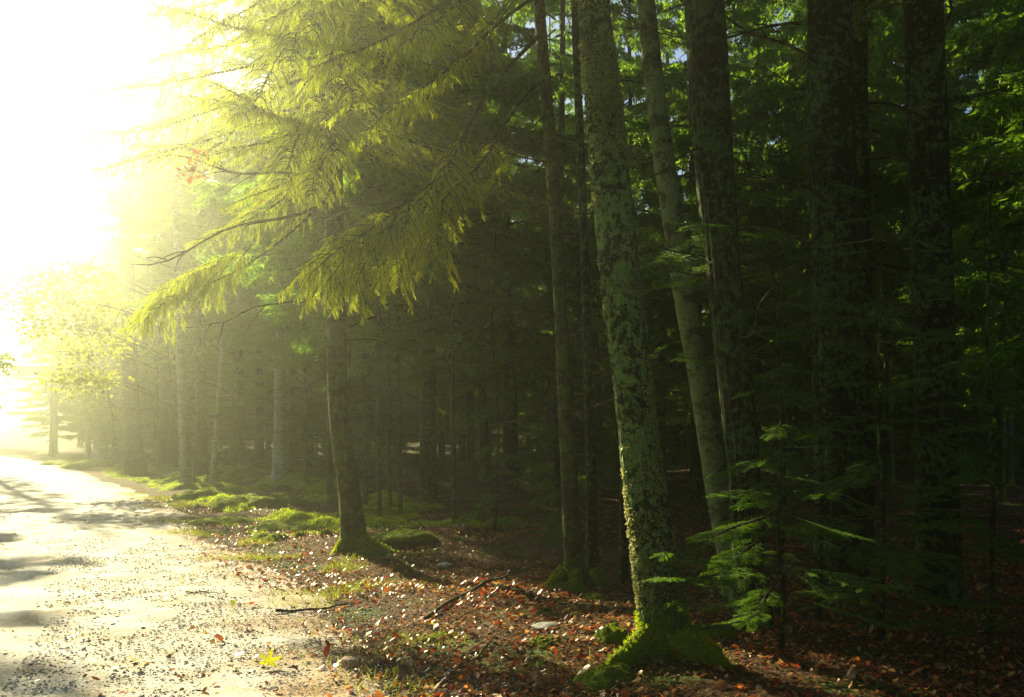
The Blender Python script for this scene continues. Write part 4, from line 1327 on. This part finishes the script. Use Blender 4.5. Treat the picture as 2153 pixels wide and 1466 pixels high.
for i, (px, py, w, fl, mt, lab) in enumerate(stones):
    D = CAM_H * FPX / (py - HZ)
    x, y, _ = P(px, py, D)
    s = w / FPX * D * .5
    tag(obj('stone', stone_mesh(i + 1, M[mt]), None, (x, y, float(surf(x, y)) + s * fl * .5), (0, 0, i * 1.3), (s * 1.1, s, s * fl)), lab, 'stone', 'stones on the ground')

def stick(label, pts, r, seed, rise=()):
    """pts: (px, py, height above ground)"""
    w = []
    for k, (px, py, h) in enumerate(pts):
        D = CAM_H * FPX / (py - HZ) if h < .02 else None
        if D is None:
            # a raised point: shift the ground row
            D = (CAM_H - h) * FPX / (py - HZ)
        x, y, _ = P(px, py, D)
        w.append((x, y, float(surf(x, y)) + h + r * .8))
    w = resample(np.array(w), 30)
    base = w[0].copy()
    k = np.linspace(0, 1, 30)
    p = w - base
    p[:, 2] += .006 * np.sin(k * 17 + seed)
    V, q, Nn = tube(p, 1, 8)
    rr = np.repeat(r * (1 - .65 * k), 8) * (1 + .2 * fbm(V[:, 0] * 20, V[:, 1] * 20, V[:, 2] * 20 + seed, 2))
    V = np.repeat(p, 8, axis=0) + Nn * rr[:, None]
    return tag(obj('fallen_stick', mesh_np('fallen_stick', V, [q], [M['twig']], smooth=True), None, tuple(base)), label, 'stick', 'fallen sticks')
stick('fallen limb rising to the right out of the dark litter', [(895, 1318, 0), (950, 1285, .01), (1005, 1265, .03), (1015, 1250, .05), (1080, 1208, .09), (1150, 1183, .1)], .018, 1)
stick('dark straight stick lying across the verge', [(580, 1296, 0), (660, 1288, 0), (760, 1272, 0)], .014, 2)
stick('thin dark stick along the bottom edge', [(815, 1455, 0), (900, 1452, 0), (985, 1456, 0)], .009, 3)
stick('broken stick in the sunlit litter patch', [(1000, 1400, 0), (1040, 1365, .03), (1070, 1350, .02)], .008, 4)
stick('thin twig lying in shade before the lichen trunk', [(1290, 1300, .05), (1320, 1270, .05), (1345, 1245, .07)], .008, 5)
stick('long dim stick left of the brown spruce foot', [(1020, 1282, 0), (1120, 1282, .02), (1230, 1276, .02)], .012, 6)
stick('short twig on the pale gravel', [(390, 1254, 0), (430, 1252, 0), (465, 1254, 0)], .007, 7)

# ------------------------------------------------------------------ haze
hz_lo, hz_hi = np.array([-134.0, -128.0, -1.6]), np.array([134.0, 140.0, 21.5])
c = (hz_lo + hz_hi) / 2
s = (hz_hi - hz_lo) / 2
V = np.array([(x, y, z) for x in (-1, 1) for y in (-1, 1) for z in (-1, 1)], float) * s
F = np.array([(0, 1, 3, 2), (4, 6, 7, 5), (0, 4, 5, 1), (2, 3, 7, 6), (0, 2, 6, 4), (1, 5, 7, 3)])
hm, nt, out = new_mat('haze')
pv = N(nt, 'ShaderNodeVolumePrincipled')
pv.inputs['Color'].default_value = (0.95, 1.0, 0.78, 1)
pv.inputs['Density'].default_value = 0.0044
pv.inputs['Anisotropy'].default_value = 0.89
nt.links.new(pv.outputs[0], out.inputs['Volume'])
hz = obj('haze', mesh_np('haze', V, [F], [hm]), None, tuple(c), kind='stuff')
tag(hz, 'sunlit morning haze filling the air between the trees', 'haze')
